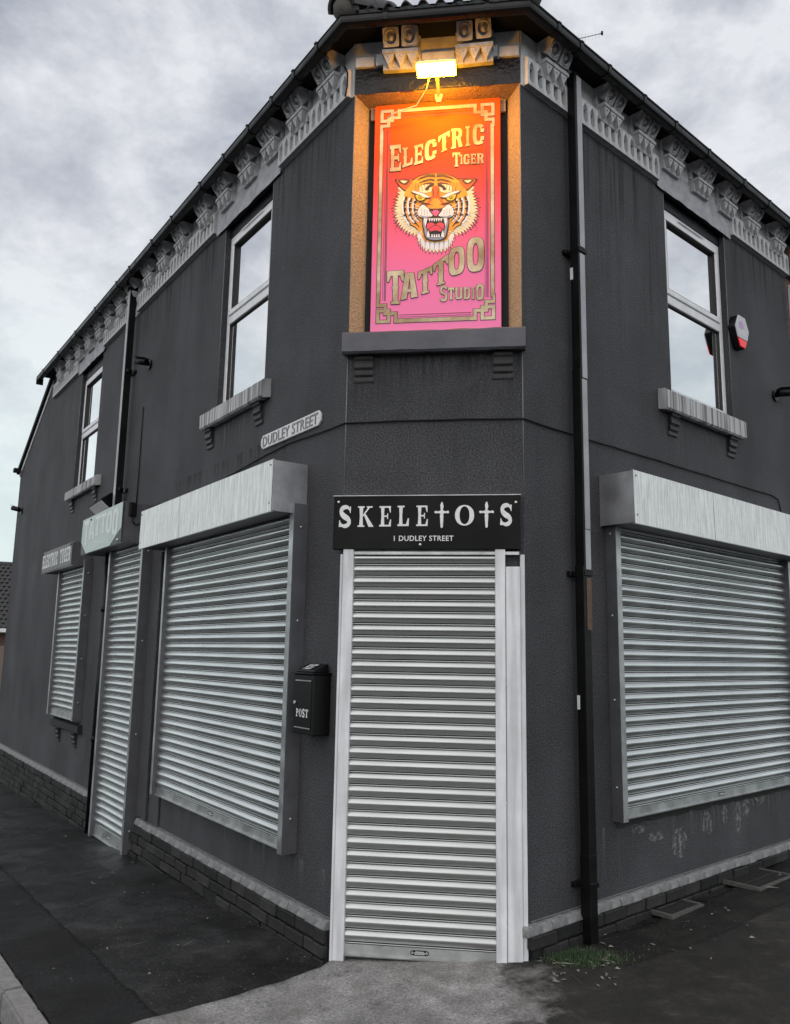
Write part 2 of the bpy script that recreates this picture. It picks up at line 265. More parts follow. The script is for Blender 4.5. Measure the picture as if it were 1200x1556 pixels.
class MB:
    def __init__(s): s.v = []; s.f = []; s.m = []; s.sm = []
    def add(s, vs, fs, m=0, smooth=False):
        b = len(s.v); s.v += [tuple(v) for v in vs]
        for f in fs: s.f.append([i+b for i in f]); s.m.append(m); s.sm.append(smooth)
        return s
    def box(s, x0, x1, d0, d1, z0, z1, m=0):          # d = distance outward from the wall plane
        return s.abox(x0, x1, -d1, -d0, z0, z1, m)
    def abox(s, x0, x1, y0, y1, z0, z1, m=0):
        return s.add([(x0,y0,z0),(x1,y0,z0),(x1,y1,z0),(x0,y1,z0),(x0,y0,z1),(x1,y0,z1),(x1,y1,z1),(x0,y1,z1)],
                     [(3,2,1,0),(4,5,6,7),(0,1,5,4),(1,2,6,5),(2,3,7,6),(3,0,4,7)], m)
    def prism_x(s, prof, x0, x1, m=0, smooth=False, closed=True):   # prof = [(d, z)...], extruded along x
        n = len(prof); vs = [(x0, -d, z) for d, z in prof] + [(x1, -d, z) for d, z in prof]
        fs = [(i, (i+1) % n, n+(i+1) % n, n+i) for i in range(n if closed else n-1)]
        s.add(vs, fs, m, smooth)
        if closed: s.add(vs, [tuple(range(n-1, -1, -1)), tuple(range(n, 2*n))], m)
        return s
    def prism_y(s, prof, d0, d1, m=0):                 # prof = [(x, z)...], extruded outward
        n = len(prof); vs = [(x, -d0, z) for x, z in prof] + [(x, -d1, z) for x, z in prof]
        return s.add(vs, [(i, (i+1) % n, n+(i+1) % n, n+i) for i in range(n)] + [tuple(range(n-1, -1, -1)), tuple(range(n, 2*n))], m)
    def prism_z(s, prof, z0, z1, m=0):
        n = len(prof); vs = [(x, y, z0) for x, y in prof] + [(x, y, z1) for x, y in prof]
        return s.add(vs, [(i, (i+1) % n, n+(i+1) % n, n+i) for i in range(n)] + [tuple(range(n-1, -1, -1)), tuple(range(n, 2*n))], m)
    def tube(s, pts, r, n=8, m=0, cap=True):
        pts = [Vector(p) for p in pts]; rr = r if isinstance(r, (list, tuple)) else [r]*len(pts); rings = []
        for i, p in enumerate(pts):
            d = (pts[min(i+1, len(pts)-1)] - pts[max(i-1, 0)]).normalized()
            a = Vector((0, 0, 1)) if abs(d.z) < .9 else Vector((1, 0, 0)); u = d.cross(a).normalized(); v = d.cross(u)
            rings.append([p + (u*math.cos(2*math.pi*k/n) + v*math.sin(2*math.pi*k/n))*rr[i] for k in range(n)])
        vs = [q for g in rings for q in g]
        s.add(vs, [(i*n+k, i*n+(k+1) % n, (i+1)*n+(k+1) % n, (i+1)*n+k) for i in range(len(pts)-1) for k in range(n)], m, True)
        if cap: s.add(vs, [tuple(range(n-1, -1, -1)), tuple(range((len(pts)-1)*n, len(pts)*n))], m)
        return s
    def sphere(s, c, r, n=10, k=6, m=0, sc=(1, 1, 1)):
        vs = []; fs = []
        for j in range(k+1):
            t = math.pi*j/k
            for i in range(n):
                a = 2*math.pi*i/n; vs.append((c[0]+r*sc[0]*math.sin(t)*math.cos(a), c[1]+r*sc[1]*math.sin(t)*math.sin(a), c[2]+r*sc[2]*math.cos(t)))
        for j in range(k):
            for i in range(n): fs.append((j*n+i, (j+1)*n+i, (j+1)*n+(i+1) % n, j*n+(i+1) % n))
        return s.add(vs, fs, m, True)
    def torus(s, c, R, r, n=16, k=6, m=0, sz=1):        # ring facing outward (-y)
        vs = []; fs = []
        for i in range(n):
            a = 2*math.pi*i/n
            for j in range(k):
                b = 2*math.pi*j/k; q = R+r*math.cos(b); vs.append((c[0]+q*math.cos(a), c[1]+r*math.sin(b), c[2]+q*math.sin(a)*sz))
        for i in range(n):
            for j in range(k): fs.append((i*k+j, i*k+(j+1) % k, ((i+1) % n)*k+(j+1) % k, ((i+1) % n)*k+j))
        return s.add(vs, fs, m, True)
    def mesh(s, name, mats, bevel=0, seg=1):
        me = bpy.data.meshes.new(name); me.from_pydata(s.v, [], s.f)
        for q in (mats if isinstance(mats, (list, tuple)) else [mats]): me.materials.append(q)
        me.polygons.foreach_set('material_index', s.m); me.polygons.foreach_set('use_smooth', s.sm)
        bm = bmesh.new(); bm.from_mesh(me); bmesh.ops.remove_doubles(bm, verts=bm.verts, dist=1e-6)
        bmesh.ops.recalc_face_normals(bm, faces=bm.faces)
        if bevel: bmesh.ops.bevel(bm, geom=list(bm.edges), offset=bevel, segments=seg, affect='EDGES', clamp_overlap=True)
        bm.to_mesh(me); bm.free(); me.update(); return me
    def build(s, name, mats, parent=None, mw=None, bevel=0, seg=1, flat=False):
        if flat:
            me = bpy.data.meshes.new(name); me.from_pydata(s.v, [], s.f)
            for q in (mats if isinstance(mats, (list, tuple)) else [mats]): me.materials.append(q)
            me.polygons.foreach_set('material_index', s.m); me.update()
        else: me = s.mesh(name, mats, bevel, seg)
        return link(name, me, parent, mw)
def link(name, me, parent=None, mw=None):
    o = bpy.data.objects.new(name, me); COL.objects.link(o)
    if parent: o.parent = parent
    if mw is not None: o.matrix_local = mw
    return o
def tag(o, label=None, cat=None, group=None, kind=None):
    if label: o['label'] = label
    if cat: o['category'] = cat
    if group: o['group'] = group
    if kind: o['kind'] = kind
    return o
def thing(name, label, cat, F=I4, p=(0, 0, 0), group=None):
    """an Empty at the thing's base, p = (x along wall, outward distance, z) in the wall's frame"""
    o = bpy.data.objects.new(name, None); COL.objects.link(o); o.empty_display_size = .1
    o.matrix_world = F @ Matrix.Translation((p[0], -p[1], p[2])); return tag(o, label, cat, group)
def T(x=0, d=0, z=0): return Matrix.Translation((x, -d, z))

# ------------------------------------------------------------------ lettering
def ring(cx, cy, rx, ry, ix, iy, a0=0, a1=360, n=20, e=3.0, ie=2.4):
    def pt(a, x, y, ee):
        c, s_ = math.cos(math.radians(a)), math.sin(math.radians(a))
        return (cx+x*math.copysign(abs(c)**(2/ee), c), cy+y*math.copysign(abs(s_)**(2/ee), s_))
    out = []
    for i in range(n):
        a, b = a0+(a1-a0)*i/n, a0+(a1-a0)*(i+1)/n
        out.append([pt(a, rx, ry, e), pt(b, rx, ry, e), pt(b, ix, iy, ie), pt(a, ix, iy, ie)])
    return out
def stroke(pts, ws):
    """variable-width ribbon along a centre line"""
    out = []; P = [Vector(p) for p in pts]; L, R = [], []
    for i, p in enumerate(P):
        d = (P[min(i+1, len(P)-1)]-P[max(i-1, 0)]).normalized(); n = Vector((-d.y, d.x)); h = ws[i]/2 if isinstance(ws, (list, tuple)) else ws/2
        L.append(p+n*h); R.append(p-n*h)
    return [[tuple(L[i]), tuple(L[i+1]), tuple(R[i+1]), tuple(R[i])] for i in range(len(P)-1)]
def bez(p0, p1, p2, n=8):
    return [tuple((1-t)**2*a+2*t*(1-t)*b+t*t*c for a, b, c in zip(p0, p1, p2)) for t in [i/n for i in range(n+1)]]
def R4(x0, y0, x1, y1): return [(x0, y0), (x1, y0), (x1, y1), (x0, y1)]
def stem(x, w=.3, s=.05): return [(x, 0), (x+w, 0), (x+w, .45), (x+w+s, .5), (x+w, .55), (x+w, 1), (x, 1), (x, .55), (x-s, .5), (x, .45)]
def slab(ch):
    """tall saloon-style capitals in a unit box"""
    if ch == 'E': return [stem(.1), R4(.0, .86, .1, 1), R4(0, 0, .1, .14), R4(.4, .86, 1, 1), [(.8, .86), (1, .86), (1, .68), (.9, .68)], R4(.4, 0, 1, .14), [(.8, .14), (.9, .32), (1, .32), (1, .14)], R4(.4, .44, .72, .57), [(.72, .36), (.84, .36), (.84, .65), (.72, .65)]]
    if ch == 'L': return [stem(.12), R4(0, .88, .12, 1), R4(.42, .88, .55, 1), R4(0, 0, .12, .14), R4(.42, 0, 1, .15), [(.78, .15), (.88, .38), (1, .38), (1, .15)]]
    if ch == 'T': return [stem(.35), R4(0, .85, .35, 1), R4(.65, .85, 1, 1), [(0, .85), (.0, .68), (.1, .68), (.22, .85)], [(.78, .85), (.9, .68), (1, .68), (1, .85)], R4(.24, 0, .35, .08), R4(.65, 0, .76, .08)]
    if ch == 'I': return [stem(.3, .4), R4(.12, .9, .3, 1), R4(.7, .9, .88, 1), R4(.12, 0, .3, .1), R4(.7, 0, .88, .1)]
    if ch == 'A': return [[(.0, 0), (.36, 0), (.52, .86), (.52, 1), (.26, 1)], [(.62, 0), (1, 0), (.76, 1), (.52, 1), (.52, .86)], R4(.32, .24, .68, .38)]
    if ch == 'O': return ring(.5, .5, .5, .5, .17, .33, n=28, e=3.2)
    if ch == 'C': return ring(.5, .5, .5, .5, .18, .34, 42, 318, 22, 3.2) + [[(.66, .6), (.97, .6), (.97, .78), (.66, .78)], [(.66, .22), (.97, .22), (.97, .4), (.66, .4)]]
    if ch == 'G': return ring(.5, .5, .5, .5, .18, .34, 42, 340, 22, 3.2) + [[(.66, .6), (.97, .6), (.97, .76), (.66, .76)], [(.55, .36), (1, .36), (1, .5), (.55, .5)]]
    if ch == 'R': return [stem(.1), R4(0, .88, .1, 1), R4(0, 0, .1, .1)] + ring(.45, .72, .5, .28, .22, .14, -90, 90, 14, 3) + [R4(.4, .86, .46, 1), R4(.4, .44, .46, .58), [(.5, .48), (.8, .48), (1, .06), (1, 0), (.68, 0)]]
    if ch == 'S': return ring(.5, .73, .5, .27, .2, .13, 10, 270, 14, 2.8) + ring(.5, .27, .5, .27, .2, .13, -170, 90, 14, 2.8)
    if ch == 'U': return [R4(.0, .3, .34, 1), R4(.66, .3, 1, 1)] + ring(.5, .3, .5, .3, .16, .14, 180, 360, 12, 3)
    if ch == 'D': return [stem(.06)] + ring(.42, .5, .56, .5, .26, .34, -90, 90, 16, 3) + [R4(.3, .84, .43, 1), R4(.3, 0, .43, .16)]
    return []
def gothic(ch):
    """uneven old-style serif capitals"""
    if ch == 'S':
        p = bez((.86, .74), (.8, 1.0), (.48, .96), 6) + bez((.48, .96), (.1, .9), (.24, .64), 6)[1:] + bez((.24, .64), (.4, .5), (.66, .42), 5)[1:] + bez((.66, .42), (.98, .2), (.62, .06), 6)[1:] + bez((.62, .06), (.25, -.04), (.1, .26), 6)[1:]
        n = len(p); return stroke(p, [.05+.24*math.sin(math.pi*i/(n-1))**.8 for i in range(n)]) + [[(.78, .96), (.92, 1.0), (.9, .66), (.84, .7)], [(.04, .0), (.18, .02), (.14, .3), (.07, .34)], [(.04, 0), (.5, 0), (.4, .07), (.1, .1)]]
    if ch == 'K': return [[(.12, .02), (.38, .02), (.34, .5), (.38, .98), (.12, .98), (.16, .5)], R4(.02, .93, .46, 1), R4(.02, 0, .46, .07), [(.33, .46), (.42, .56), (.86, .97), (.72, .97), (.33, .55)], R4(.6, .93, .98, 1), [(.42, .58), (.52, .64), (1.04, .05), (1.06, 0), (.74, 0)]]
    if ch == 'E': return [[(.14, .02), (.42, .02), (.38, .5), (.42, .98), (.14, .98), (.18, .5)], R4(.02, .92, .9, 1), R4(.02, 0, .92, .08), [(.74, .92), (.9, .92), (.9, .68), (.84, .68)], [(.74, .08), (.86, .34), (.94, .34), (.92, .08)], R4(.38, .47, .68, .54), [(.62, .38), (.7, .36), (.7, .65), (.62, .63)]]
    if ch == 'L': return [[(.14, .02), (.44, .02), (.4, .5), (.44, .98), (.14, .98), (.18, .5)], R4(.02, .92, .58, 1), R4(.02, 0, .94, .09), [(.72, .09), (.86, .38), (.95, .38), (.94, .09)]]
    if ch == 'O': return ring(.5, .5, .5, .52, .26, .45, n=28, e=2.1, ie=2.1)
    if ch == 'P': return [[(.16, .02), (.42, .02), (.42, .98), (.16, .98)], R4(.02, .9, .5, 1), R4(.02, 0, .58, .1)] + ring(.42, .72, .5, .28, .24, .19, -90, 90, 14, 2.3, 2.3)
    if ch == 'T': return [[(.36, .02), (.64, .02), (.64, .98), (.36, .98)], R4(.0, .9, 1, 1), R4(.18, 0, .82, .1), [(0, .9), (0, .66), (.08, .66), (.18, .9)], [(.82, .9), (.92, .66), (1, .66), (1, .9)]]
    if ch == '+': return [[(.43, -.1), (.5, -.14), (.58, -.09), (.62, .5), (.56, .58), (.44, .58), (.38, .5)], [(.44, .72), (.56, .72), (.62, .95), (.56, 1.16), (.48, 1.18), (.4, 1.02)], [(.0, .66), (.08, .6), (.3, .62), (.44, .55), (.56, .55), (.72, .62), (.95, .6), (1, .66), (.93, .74), (.74, .7), (.56, .76), (.44, .76), (.28, .7), (.07, .73)]]
    return []
class Art:
    """flat print built as thin layered shapes in the (x, z) plane of a board; layer n lies n*0.8 mm proud"""
    def __init__(s, fn, d0): s.mb = MB(); s.fn = fn; s.d0 = d0; s.mats = []; s.k = 0
    def poly(s, pts, m, layer):
        if m not in s.mats: s.mats.append(m)
        s.k = (s.k+1) % 9; d = s.d0 + layer*.0008 + s.k*.00007
        q = [s.fn(*p) for p in pts]; area = sum(q[i][0]*q[(i+1) % len(q)][1]-q[(i+1) % len(q)][0]*q[i][1] for i in range(len(q)))
        if area < 0: q = q[::-1]
        s.mb.add([(x, -d, z) for x, z in q], [tuple(range(len(q)))], s.mats.index(m))
    def polys(s, L, m, layer):
        for p in L: s.poly(p, m, layer)
    def build(s, name, parent): return s.mb.build(name, [M[m] for m in s.mats], parent, flat=True)
def glyph_quad(polys, x0, x1, tl, tr, bl, br, up=-1):
    """bend a unit glyph into a quadrilateral (tl, tr, bl, br are the heights of its corners)"""
    out = []
    for p in polys:
        q = []
        for i, (a, b) in enumerate(p):
            t = tl+(tr-tl)*a; c = bl+(br-bl)*a; q.append((x0+(x1-x0)*a, c+(t-c)*b))
        out.append(q)
    return out
def text_mesh(txt, F_height, bold=0.0, spacing=1.0):
    cu = bpy.data.curves.new('lettering', 'FONT'); cu.body = txt; cu.size = 1; cu.offset = bold; cu.space_character = spacing; cu.resolution_u = 3; cu.fill_mode = 'FRONT'
    ob = bpy.data.objects.new('lettering', cu); COL.objects.link(ob); dg = bpy.context.evaluated_depsgraph_get()
    me = bpy.data.meshes.new_from_object(ob.evaluated_get(dg)); bpy.data.objects.remove(ob); bpy.data.curves.remove(cu)
    vs = [v.co.copy() for v in me.vertices]; fs = [tuple(p.vertices) for p in me.polygons]; bpy.data.meshes.remove(me)
    x0, x1 = min(v.x for v in vs), max(v.x for v in vs); y0, y1 = min(v.y for v in vs), max(v.y for v in vs)
    return [((v.x-x0)/(x1-x0), (v.y-y0)/(y1-y0)) for v in vs], fs
def put_text(txt, x0, x1, z0, z1, d, m, parent, name='lettering', bold=0.0, spacing=1.0, depth=0, sidemat=None, map3=None):
    vs, fs = text_mesh(txt, 1, bold, spacing); mb = MB()
    f3 = map3 or (lambda a, b, dd: (x0+(x1-x0)*a, -dd, z0+(z1-z0)*b))
    mb.add([f3(a, b, d+depth) for a, b in vs], fs, 0)
    if depth:
        cnt = {}
        for f in fs:
            for i in range(len(f)):
                e = (f[i], f[(i+1) % len(f)]); cnt[tuple(sorted(e))] = cnt.get(tuple(sorted(e)), 0)+1
        base = [f3(a, b, d) for a, b in vs]; top = [f3(a, b, d+depth) for a, b in vs]
        for (i, j), c in cnt.items():
            if c == 1: mb.add([base[i], base[j], top[j], top[i]], [(0, 1, 2, 3)], 1)
    return mb.build(name, [m, sidemat or m], parent, flat=True)

# ================================================================== THE SETTING
from mathutils import noise as mnoise
def spaced(a, b, fine0, fine1, fs, cs):
    out = []; x = a
    while x < b:
        out.append(x); x += fs if fine0 <= x < fine1 else cs
    out.append(b); return out
rd = MB(); rd.add([(-1500, -1500, -1.2), (1500, -1500, -.2), (1500, 1500, -.2), (-1500, 1500, -1.2)], [(0, 1, 2, 3)])
tag(rd.build('ground', M['road'], flat=True), kind='structure')
def und(x, y): return mnoise.noise((x*.9, y*.9, 0))*.006 + mnoise.noise((x*3, y*3, 4))*.0035 + mnoise.noise((x*9, y*9, 7))*.0022 + mnoise.noise((x*27, y*27, 9))*.0012
KD = 1.435                       # kerb line: distance out from the long wall
def in_l(x, d): return FL @ Vector((x, -d, 0))
# road: a strip beyond the kerb, 11 cm below the pavement
mb = MB(); xs = [-40, -16, -10, -5, -2, 0, 2, 5, 9, 30]
vs = []
for x in xs:
    for d in (KD+.05, 4, 9, 20):
        p = in_l(x, d); vs.append((p.x, p.y, gz(p.x, p.y)-.11))
mb.add(vs, [(i*4+j, i*4+j+1, (i+1)*4+j+1, (i+1)*4+j) for i in range(len(xs)-1) for j in range(3)])
tag(mb.build('road', M['road'], flat=True), kind='structure')
# pavement: one sheet from the kerb to behind the building
xs = spaced(-30, 25, -5.5, 3.5, .04, .8); ds = spaced(-25, KD, -2.6, KD, .04, .8); mb = MB(); vs = []
for x in xs:
    for d in ds:
        p = in_l(x, d); u = und(p.x, p.y)
        vs.append((p.x, p.y, gz(p.x, p.y)+u-.004))
k = len(ds); mb.add(vs, [(i*k+j, i*k+j+1, (i+1)*k+j+1, (i+1)*k+j) for i in range(len(xs)-1) for j in range(k-1)], 0, True)
tag(mb.build('pavement', M['asphalt'], flat=True), kind='structure')
def sheet(name, pts, m, lift, amp=.02, step=.06):
    """a thin patch laid on the pavement with a ragged outline"""
    out = []
    for i in range(len(pts)):
        a, b = Vector(pts[i]), Vector(pts[(i+1) % len(pts)]); n = max(1, int((b-a).length/step))
        for j in range(n):
            q = a.lerp(b, j/n); w_ = amp*mnoise.noise((q.x*7, q.y*7, lift*99)) + amp*.5*mnoise.noise((q.x*25, q.y*25, 3)); t_ = (b-a).normalized()
            out.append(Vector((q.x - t_.y*w_, q.y + t_.x*w_)))
    bm = bmesh.new(); f = bm.faces.new([bm.verts.new((q.x, q.y, gz(q.x, q.y)+lift)) for q in out])
    r = bmesh.ops.extrude_face_region(bm, geom=[f]); bmesh.ops.translate(bm, verts=[v for v in r['geom'] if isinstance(v, bmesh.types.BMVert)], vec=(0, 0, -.02))
    for ax, a0, a1 in ((0, -4.0, 2.8), (1, -1.6, 2.6)):
        q = a0
        while q < a1:
            co = [0, 0, 0]; no = [0, 0, 0]; co[ax] = q; no[ax] = 1
            bmesh.ops.bisect_plane(bm, geom=list(bm.verts)+list(bm.edges)+list(bm.faces), plane_co=co, plane_no=no); q += .045
    for v in bm.verts: v.co.z += und(v.co.x, v.co.y)
    for f_ in bm.faces: f_.smooth = True
    bmesh.ops.triangulate(bm, faces=bm.faces); bmesh.ops.recalc_face_normals(bm, faces=bm.faces)
    me = bpy.data.meshes.new(name); bm.to_mesh(me); bm.free(); me.materials.append(m)
    return tag(link(name, me), kind='structure')
p2 = lambda x, d: tuple(in_l(x, d).xy)
sheet('repaired_pavement_strip', [p2(-14, 1.04), p2(-5, 1.04), p2(-1.9, 1.02), p2(-.35, 1.01), p2(1.2, 1.0), p2(1.2, KD-.008), p2(-14, KD-.008)], M['asphaltdark'], .0105)
sheet('stained_pavement', [(.45, .1), (1.2, .6), (2.6, 2.2), (4.5, 3.2), (5, 0), (3.2, -2.0), (.4, -2.0)], M['asphaltwarm'], .009, .02, .05)
sheet('concrete_apron', [(-.5, .03), (-.56, -.14), (-.69, -.32), (-.95, -.6), (-1.22, -.85), (-1.42, -1.08), (-1.3, -1.7), (3.4, -2.0), (3.6, 1.2), (2.75, 1.75), (1.55, .42), (1.05, -.02), (.75, -.12), (.52, .05)], M['concrete'], .0135, .018, .04)
# kerb: one stone after another
kb = bpy.data.objects.new('kerb', None); COL.objects.link(kb); tag(kb, kind='structure')
x = -14.0
while x < 5:
    ln = .88; b = MB()
    pts = []
    for (xx, d, z) in [(x, KD-.005, 0), (x+ln, KD-.005, 0), (x+ln, KD+.1, 0), (x, KD+.1, 0)]:
        p = in_l(xx, d); pts.append((p.x, p.y, gz(p.x, p.y)))
    h = rnd(.016, .028); vs = [(a, c, z-.2) for a, c, z in pts] + [(a, c, z+h) for a, c, z in pts]
    b.add(vs, [(3,2,1,0),(4,5,6,7),(0,1,5,4),(1,2,6,5),(2,3,7,6),(3,0,4,7)])
    b.build('kerb_stone', M['kerb'], kb, bevel=.012, seg=2); x += ln+.012

# ================================================================== THE CORNER BUILDING
BLD = thing('corner_building', 'charcoal rendered two storey corner shop with grey bracketed eaves', 'building')
def wall(F, x0, x1, z0, z1, ops, m, depth=.12):
    mb = MB(); X = sorted({x0, x1, *[q for o in ops for q in o[:2]]}); Z = sorted({z0, z1, *[q for o in ops for q in o[2:4]]})
    for i in range(len(X)-1):
        for j in range(len(Z)-1):
            cx, cz = (X[i]+X[i+1])/2, (Z[j]+Z[j+1])/2
            if any(o[0] < cx < o[1] and o[2] < cz < o[3] for o in ops): continue
            mb.add([(X[i], 0, Z[j]), (X[i+1], 0, Z[j]), (X[i+1], 0, Z[j+1]), (X[i], 0, Z[j+1])], [(0, 1, 2, 3)])
    for a, b, c, e in ops:
        mb.add([(a, 0, c), (b, 0, c), (b, 0, e), (a, 0, e), (a, depth, c), (b, depth, c), (b, depth, e), (a, depth, e)], [(0, 1, 5, 4), (1, 2, 6, 5), (2, 3, 7, 6), (3, 0, 4, 7)])
    return mb
WIN_L = (-2.06, -1.165, 3.575, 5.19); WIN_F = (-6.68, -5.72, 3.6, 5.19); WIN_R = (1.715, 2.685, 3.56, 5.19)
LE, RE, TOP = -10.32, 3.9, 5.575
mb = wall(FL, -8.45, 0, -.7, TOP, [WIN_L, WIN_F], 0)
mb.add([(-8.45, 0, -.7), (-8.45, 0, TOP), (LE, 0, 4.54), (LE, 0, -.7), (LE, 4, 4.54), (LE, 4, -.7), (-8.45, 4, TOP)], [(3, 0, 1, 2), (3, 2, 4, 5), (1, 6, 4, 2)])
mb.build('wall', M['render'], BLD, FL, flat=True)
wall(FR, 0, RE, -.7, TOP, [WIN_R], 0).build('wall', M['render'], BLD, FR, flat=True)
# corner face: splayed recess for the sign, plain render elsewhere
mb = MB(); h = W/2; ri = .452; rd_ = .12; rz0, rz1 = 3.5, 5.2
mb.add([(-h, 0, -.4), (h, 0, -.4), (h, 0, rz0), (-h, 0, rz0)], [(0, 1, 2, 3)])
mb.build('wall', M['render'], BLD, FC, flat=True)
for sx in (-1, 1): MB().add([(sx*h, 0, rz0), (sx*ri, rd_, rz0), (sx*ri, rd_, rz1-.03), (sx*h, 0, rz1)], [(0, 1, 2, 3)]).build('recess_reveal', M['reveal'], BLD, FC, flat=True)
mb = MB(); mb.add([(-ri, rd_, rz0), (ri, rd_, rz0), (ri, rd_, rz1-.03), (-ri, rd_, rz1-.03)], [(0, 1, 2, 3)])
mb.add([(-h, 0, rz1), (-ri, rd_, rz1-.03), (ri, rd_, rz1-.03), (h, 0, rz1)], [(0, 1, 2, 3)], 1)
mb.build('recess_back', [M['dark'], M['reveal']], BLD, FC, flat=True)
# header timber inside the recess, behind the board's top edge
MB().box(-.44, .44, -.118, -.1, 5.08, 5.168).build('recess_header', M['reveal'], BLD, FC)
# black gloss lintel, lumpy
mb = MB(); nx, nz = 26, 6; vs = []
for j in range(nz+1):
    for i in range(nx+1):
        x = -h+W*i/nx; z = 5.2+.18*j/nz; e = min(1, 6*min(i/nx, 1-i/nx))*math.sin(math.pi*j/nz)
        vs.append((x, -.004-.014*e-.006*mnoise.noise((x*9, z*12, 1))*e, z + (.012*mnoise.noise((x*8, 0, 5)) if j == 0 else 0)))
mb.add(vs, [(j*(nx+1)+i, j*(nx+1)+i+1, (j+1)*(nx+1)+i+1, (j+1)*(nx+1)+i) for j in range(nz) for i in range(nx)], 0, True)
mb.build('lintel', M['blackgloss'], BLD, FC, flat=True)
# grey stone band under the eaves on the corner face, in blocks
MB().add([(-h, 0, 5.38), (h, 0, 5.38), (h, 0, TOP), (-h, 0, TOP)], [(0, 1, 2, 3)]).build('frieze', M['frieze'], BLD, FC, flat=True)
xx = [-h, -.36, -.3, .02, .08, .4, h]
for i, (a, b) in enumerate([(-h, -.4), (-.395, -.1), (-.095, .12), (.125, .395), (.4, h)]):
    MB().box(a, b-.004, .0, .022+.006*(i % 2), 5.383, 5.455+.01*(i % 2)).build('stone_block', M['frieze'], BLD, FC, bevel=.004)
# render stop beads on the arrises
for F, x, z0, z1 in ((FC, -h, 2.54, 3.42), (FC, h, 2.54, 3.42), (FC, -h, 3.56, 5.19), (FC, h, 3.56, 5.19), (FL, WIN_L[0]-.0, 3.58, 5.18), (FR, WIN_R[1], 3.57, 5.18), (FL, WIN_F[0], 3.6, 5.18), (FL, WIN_L[1], 3.58, 5.18), (FR, WIN_R[0], 3.57, 5.18)):
    MB().tube([(x, 0, z0), (x, 0, z1)], .0028, 6).build('corner_bead', M['bead'], BLD, F)
MB().box(-3.25, -.02, 0, .006, .178, .183).build('render_stop', M['bead'], BLD, FL)
MB().box(LE, -4.75, 0, .006, .178, .183).build('render_stop', M['bead'], BLD, FL)
MB().box(.02, RE, 0, .006, .221, .226).build('render_stop', M['bead'], BLD, FR)
# pale salt bloom on the render under the right-hand shutter: thin irregular crusts
for (cx, cz, rx, rz_) in ((1.58, .43, .1, .09), (1.97, .5, .07, .075), (2.22, .53, .045, .06), (2.42, .5, .05, .1), (2.55, .56, .06, .08), (2.75, .59, .12, .05), (1.3, .5, .1, .03), (1.1, .56, .08, .02)):
    bm = MB(); n = 22; vs = [(cx, -.0022, cz)]
    for i in range(n):
        a = 2*math.pi*i/n; k = 1+.5*mnoise.noise((math.cos(a)*1.7+cx*9, math.sin(a)*1.7, cz*5)); vs.append((cx+rx*k*math.cos(a), -.0012, cz+rz_*k*math.sin(a)))
    bm.add(vs, [(0, 1+i, 1+(i+1) % n) for i in range(n)])
    o = bm.build('salt_bloom', M['stain'], BLD, FR, flat=True)
st = M['stain'].node_tree; sb = st.nodes['Principled BSDF']; stc = N(st, 'ShaderNodeTexCoord'); sn = N(st, 'ShaderNodeTexNoise'); sn.inputs['Scale'].default_value = 28; sn.inputs['Detail'].default_value = 8
st.links.new(stc.outputs['Object'], sn.inputs['Vector']); sr = ramp(st, [(.42, (0,)*3), (.62, (.8,)*3)]); st.links.new(sn.outputs['Fac'], sr.inputs['Fac']); st.links.new(sr.outputs[0], sb.inputs['Alpha'])

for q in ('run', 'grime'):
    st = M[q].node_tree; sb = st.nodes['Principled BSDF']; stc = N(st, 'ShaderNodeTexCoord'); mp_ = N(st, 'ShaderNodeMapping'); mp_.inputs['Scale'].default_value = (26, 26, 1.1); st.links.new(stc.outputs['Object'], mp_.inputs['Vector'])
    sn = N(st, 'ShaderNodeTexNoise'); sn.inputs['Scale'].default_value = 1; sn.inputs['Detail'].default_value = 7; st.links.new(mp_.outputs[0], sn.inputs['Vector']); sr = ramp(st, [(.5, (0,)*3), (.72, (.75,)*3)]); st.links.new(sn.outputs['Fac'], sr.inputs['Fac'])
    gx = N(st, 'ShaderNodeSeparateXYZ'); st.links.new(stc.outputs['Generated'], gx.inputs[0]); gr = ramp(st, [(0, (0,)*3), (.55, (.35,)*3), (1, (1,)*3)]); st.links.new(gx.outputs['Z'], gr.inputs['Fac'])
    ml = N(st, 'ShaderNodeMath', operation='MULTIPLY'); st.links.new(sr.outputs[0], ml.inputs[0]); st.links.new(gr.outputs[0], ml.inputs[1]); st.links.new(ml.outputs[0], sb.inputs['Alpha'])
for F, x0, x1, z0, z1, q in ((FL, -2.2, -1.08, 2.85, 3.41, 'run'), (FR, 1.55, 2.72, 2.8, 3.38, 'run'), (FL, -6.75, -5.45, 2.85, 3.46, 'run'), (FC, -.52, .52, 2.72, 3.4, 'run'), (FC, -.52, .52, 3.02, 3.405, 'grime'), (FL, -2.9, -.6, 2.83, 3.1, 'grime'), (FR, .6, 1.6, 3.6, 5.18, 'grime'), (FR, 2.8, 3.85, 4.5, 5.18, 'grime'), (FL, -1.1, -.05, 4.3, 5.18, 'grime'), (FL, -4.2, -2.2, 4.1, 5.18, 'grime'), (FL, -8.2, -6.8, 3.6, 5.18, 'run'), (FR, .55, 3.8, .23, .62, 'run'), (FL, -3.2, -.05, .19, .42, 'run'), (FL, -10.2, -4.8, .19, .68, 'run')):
    MB().add([(x0, -.0008, z0), (x1, -.0008, z0), (x1, -.0008, z1), (x0, -.0008, z1)], [(0, 1, 2, 3)]).build('weather_run', M[q], BLD, F, flat=True)
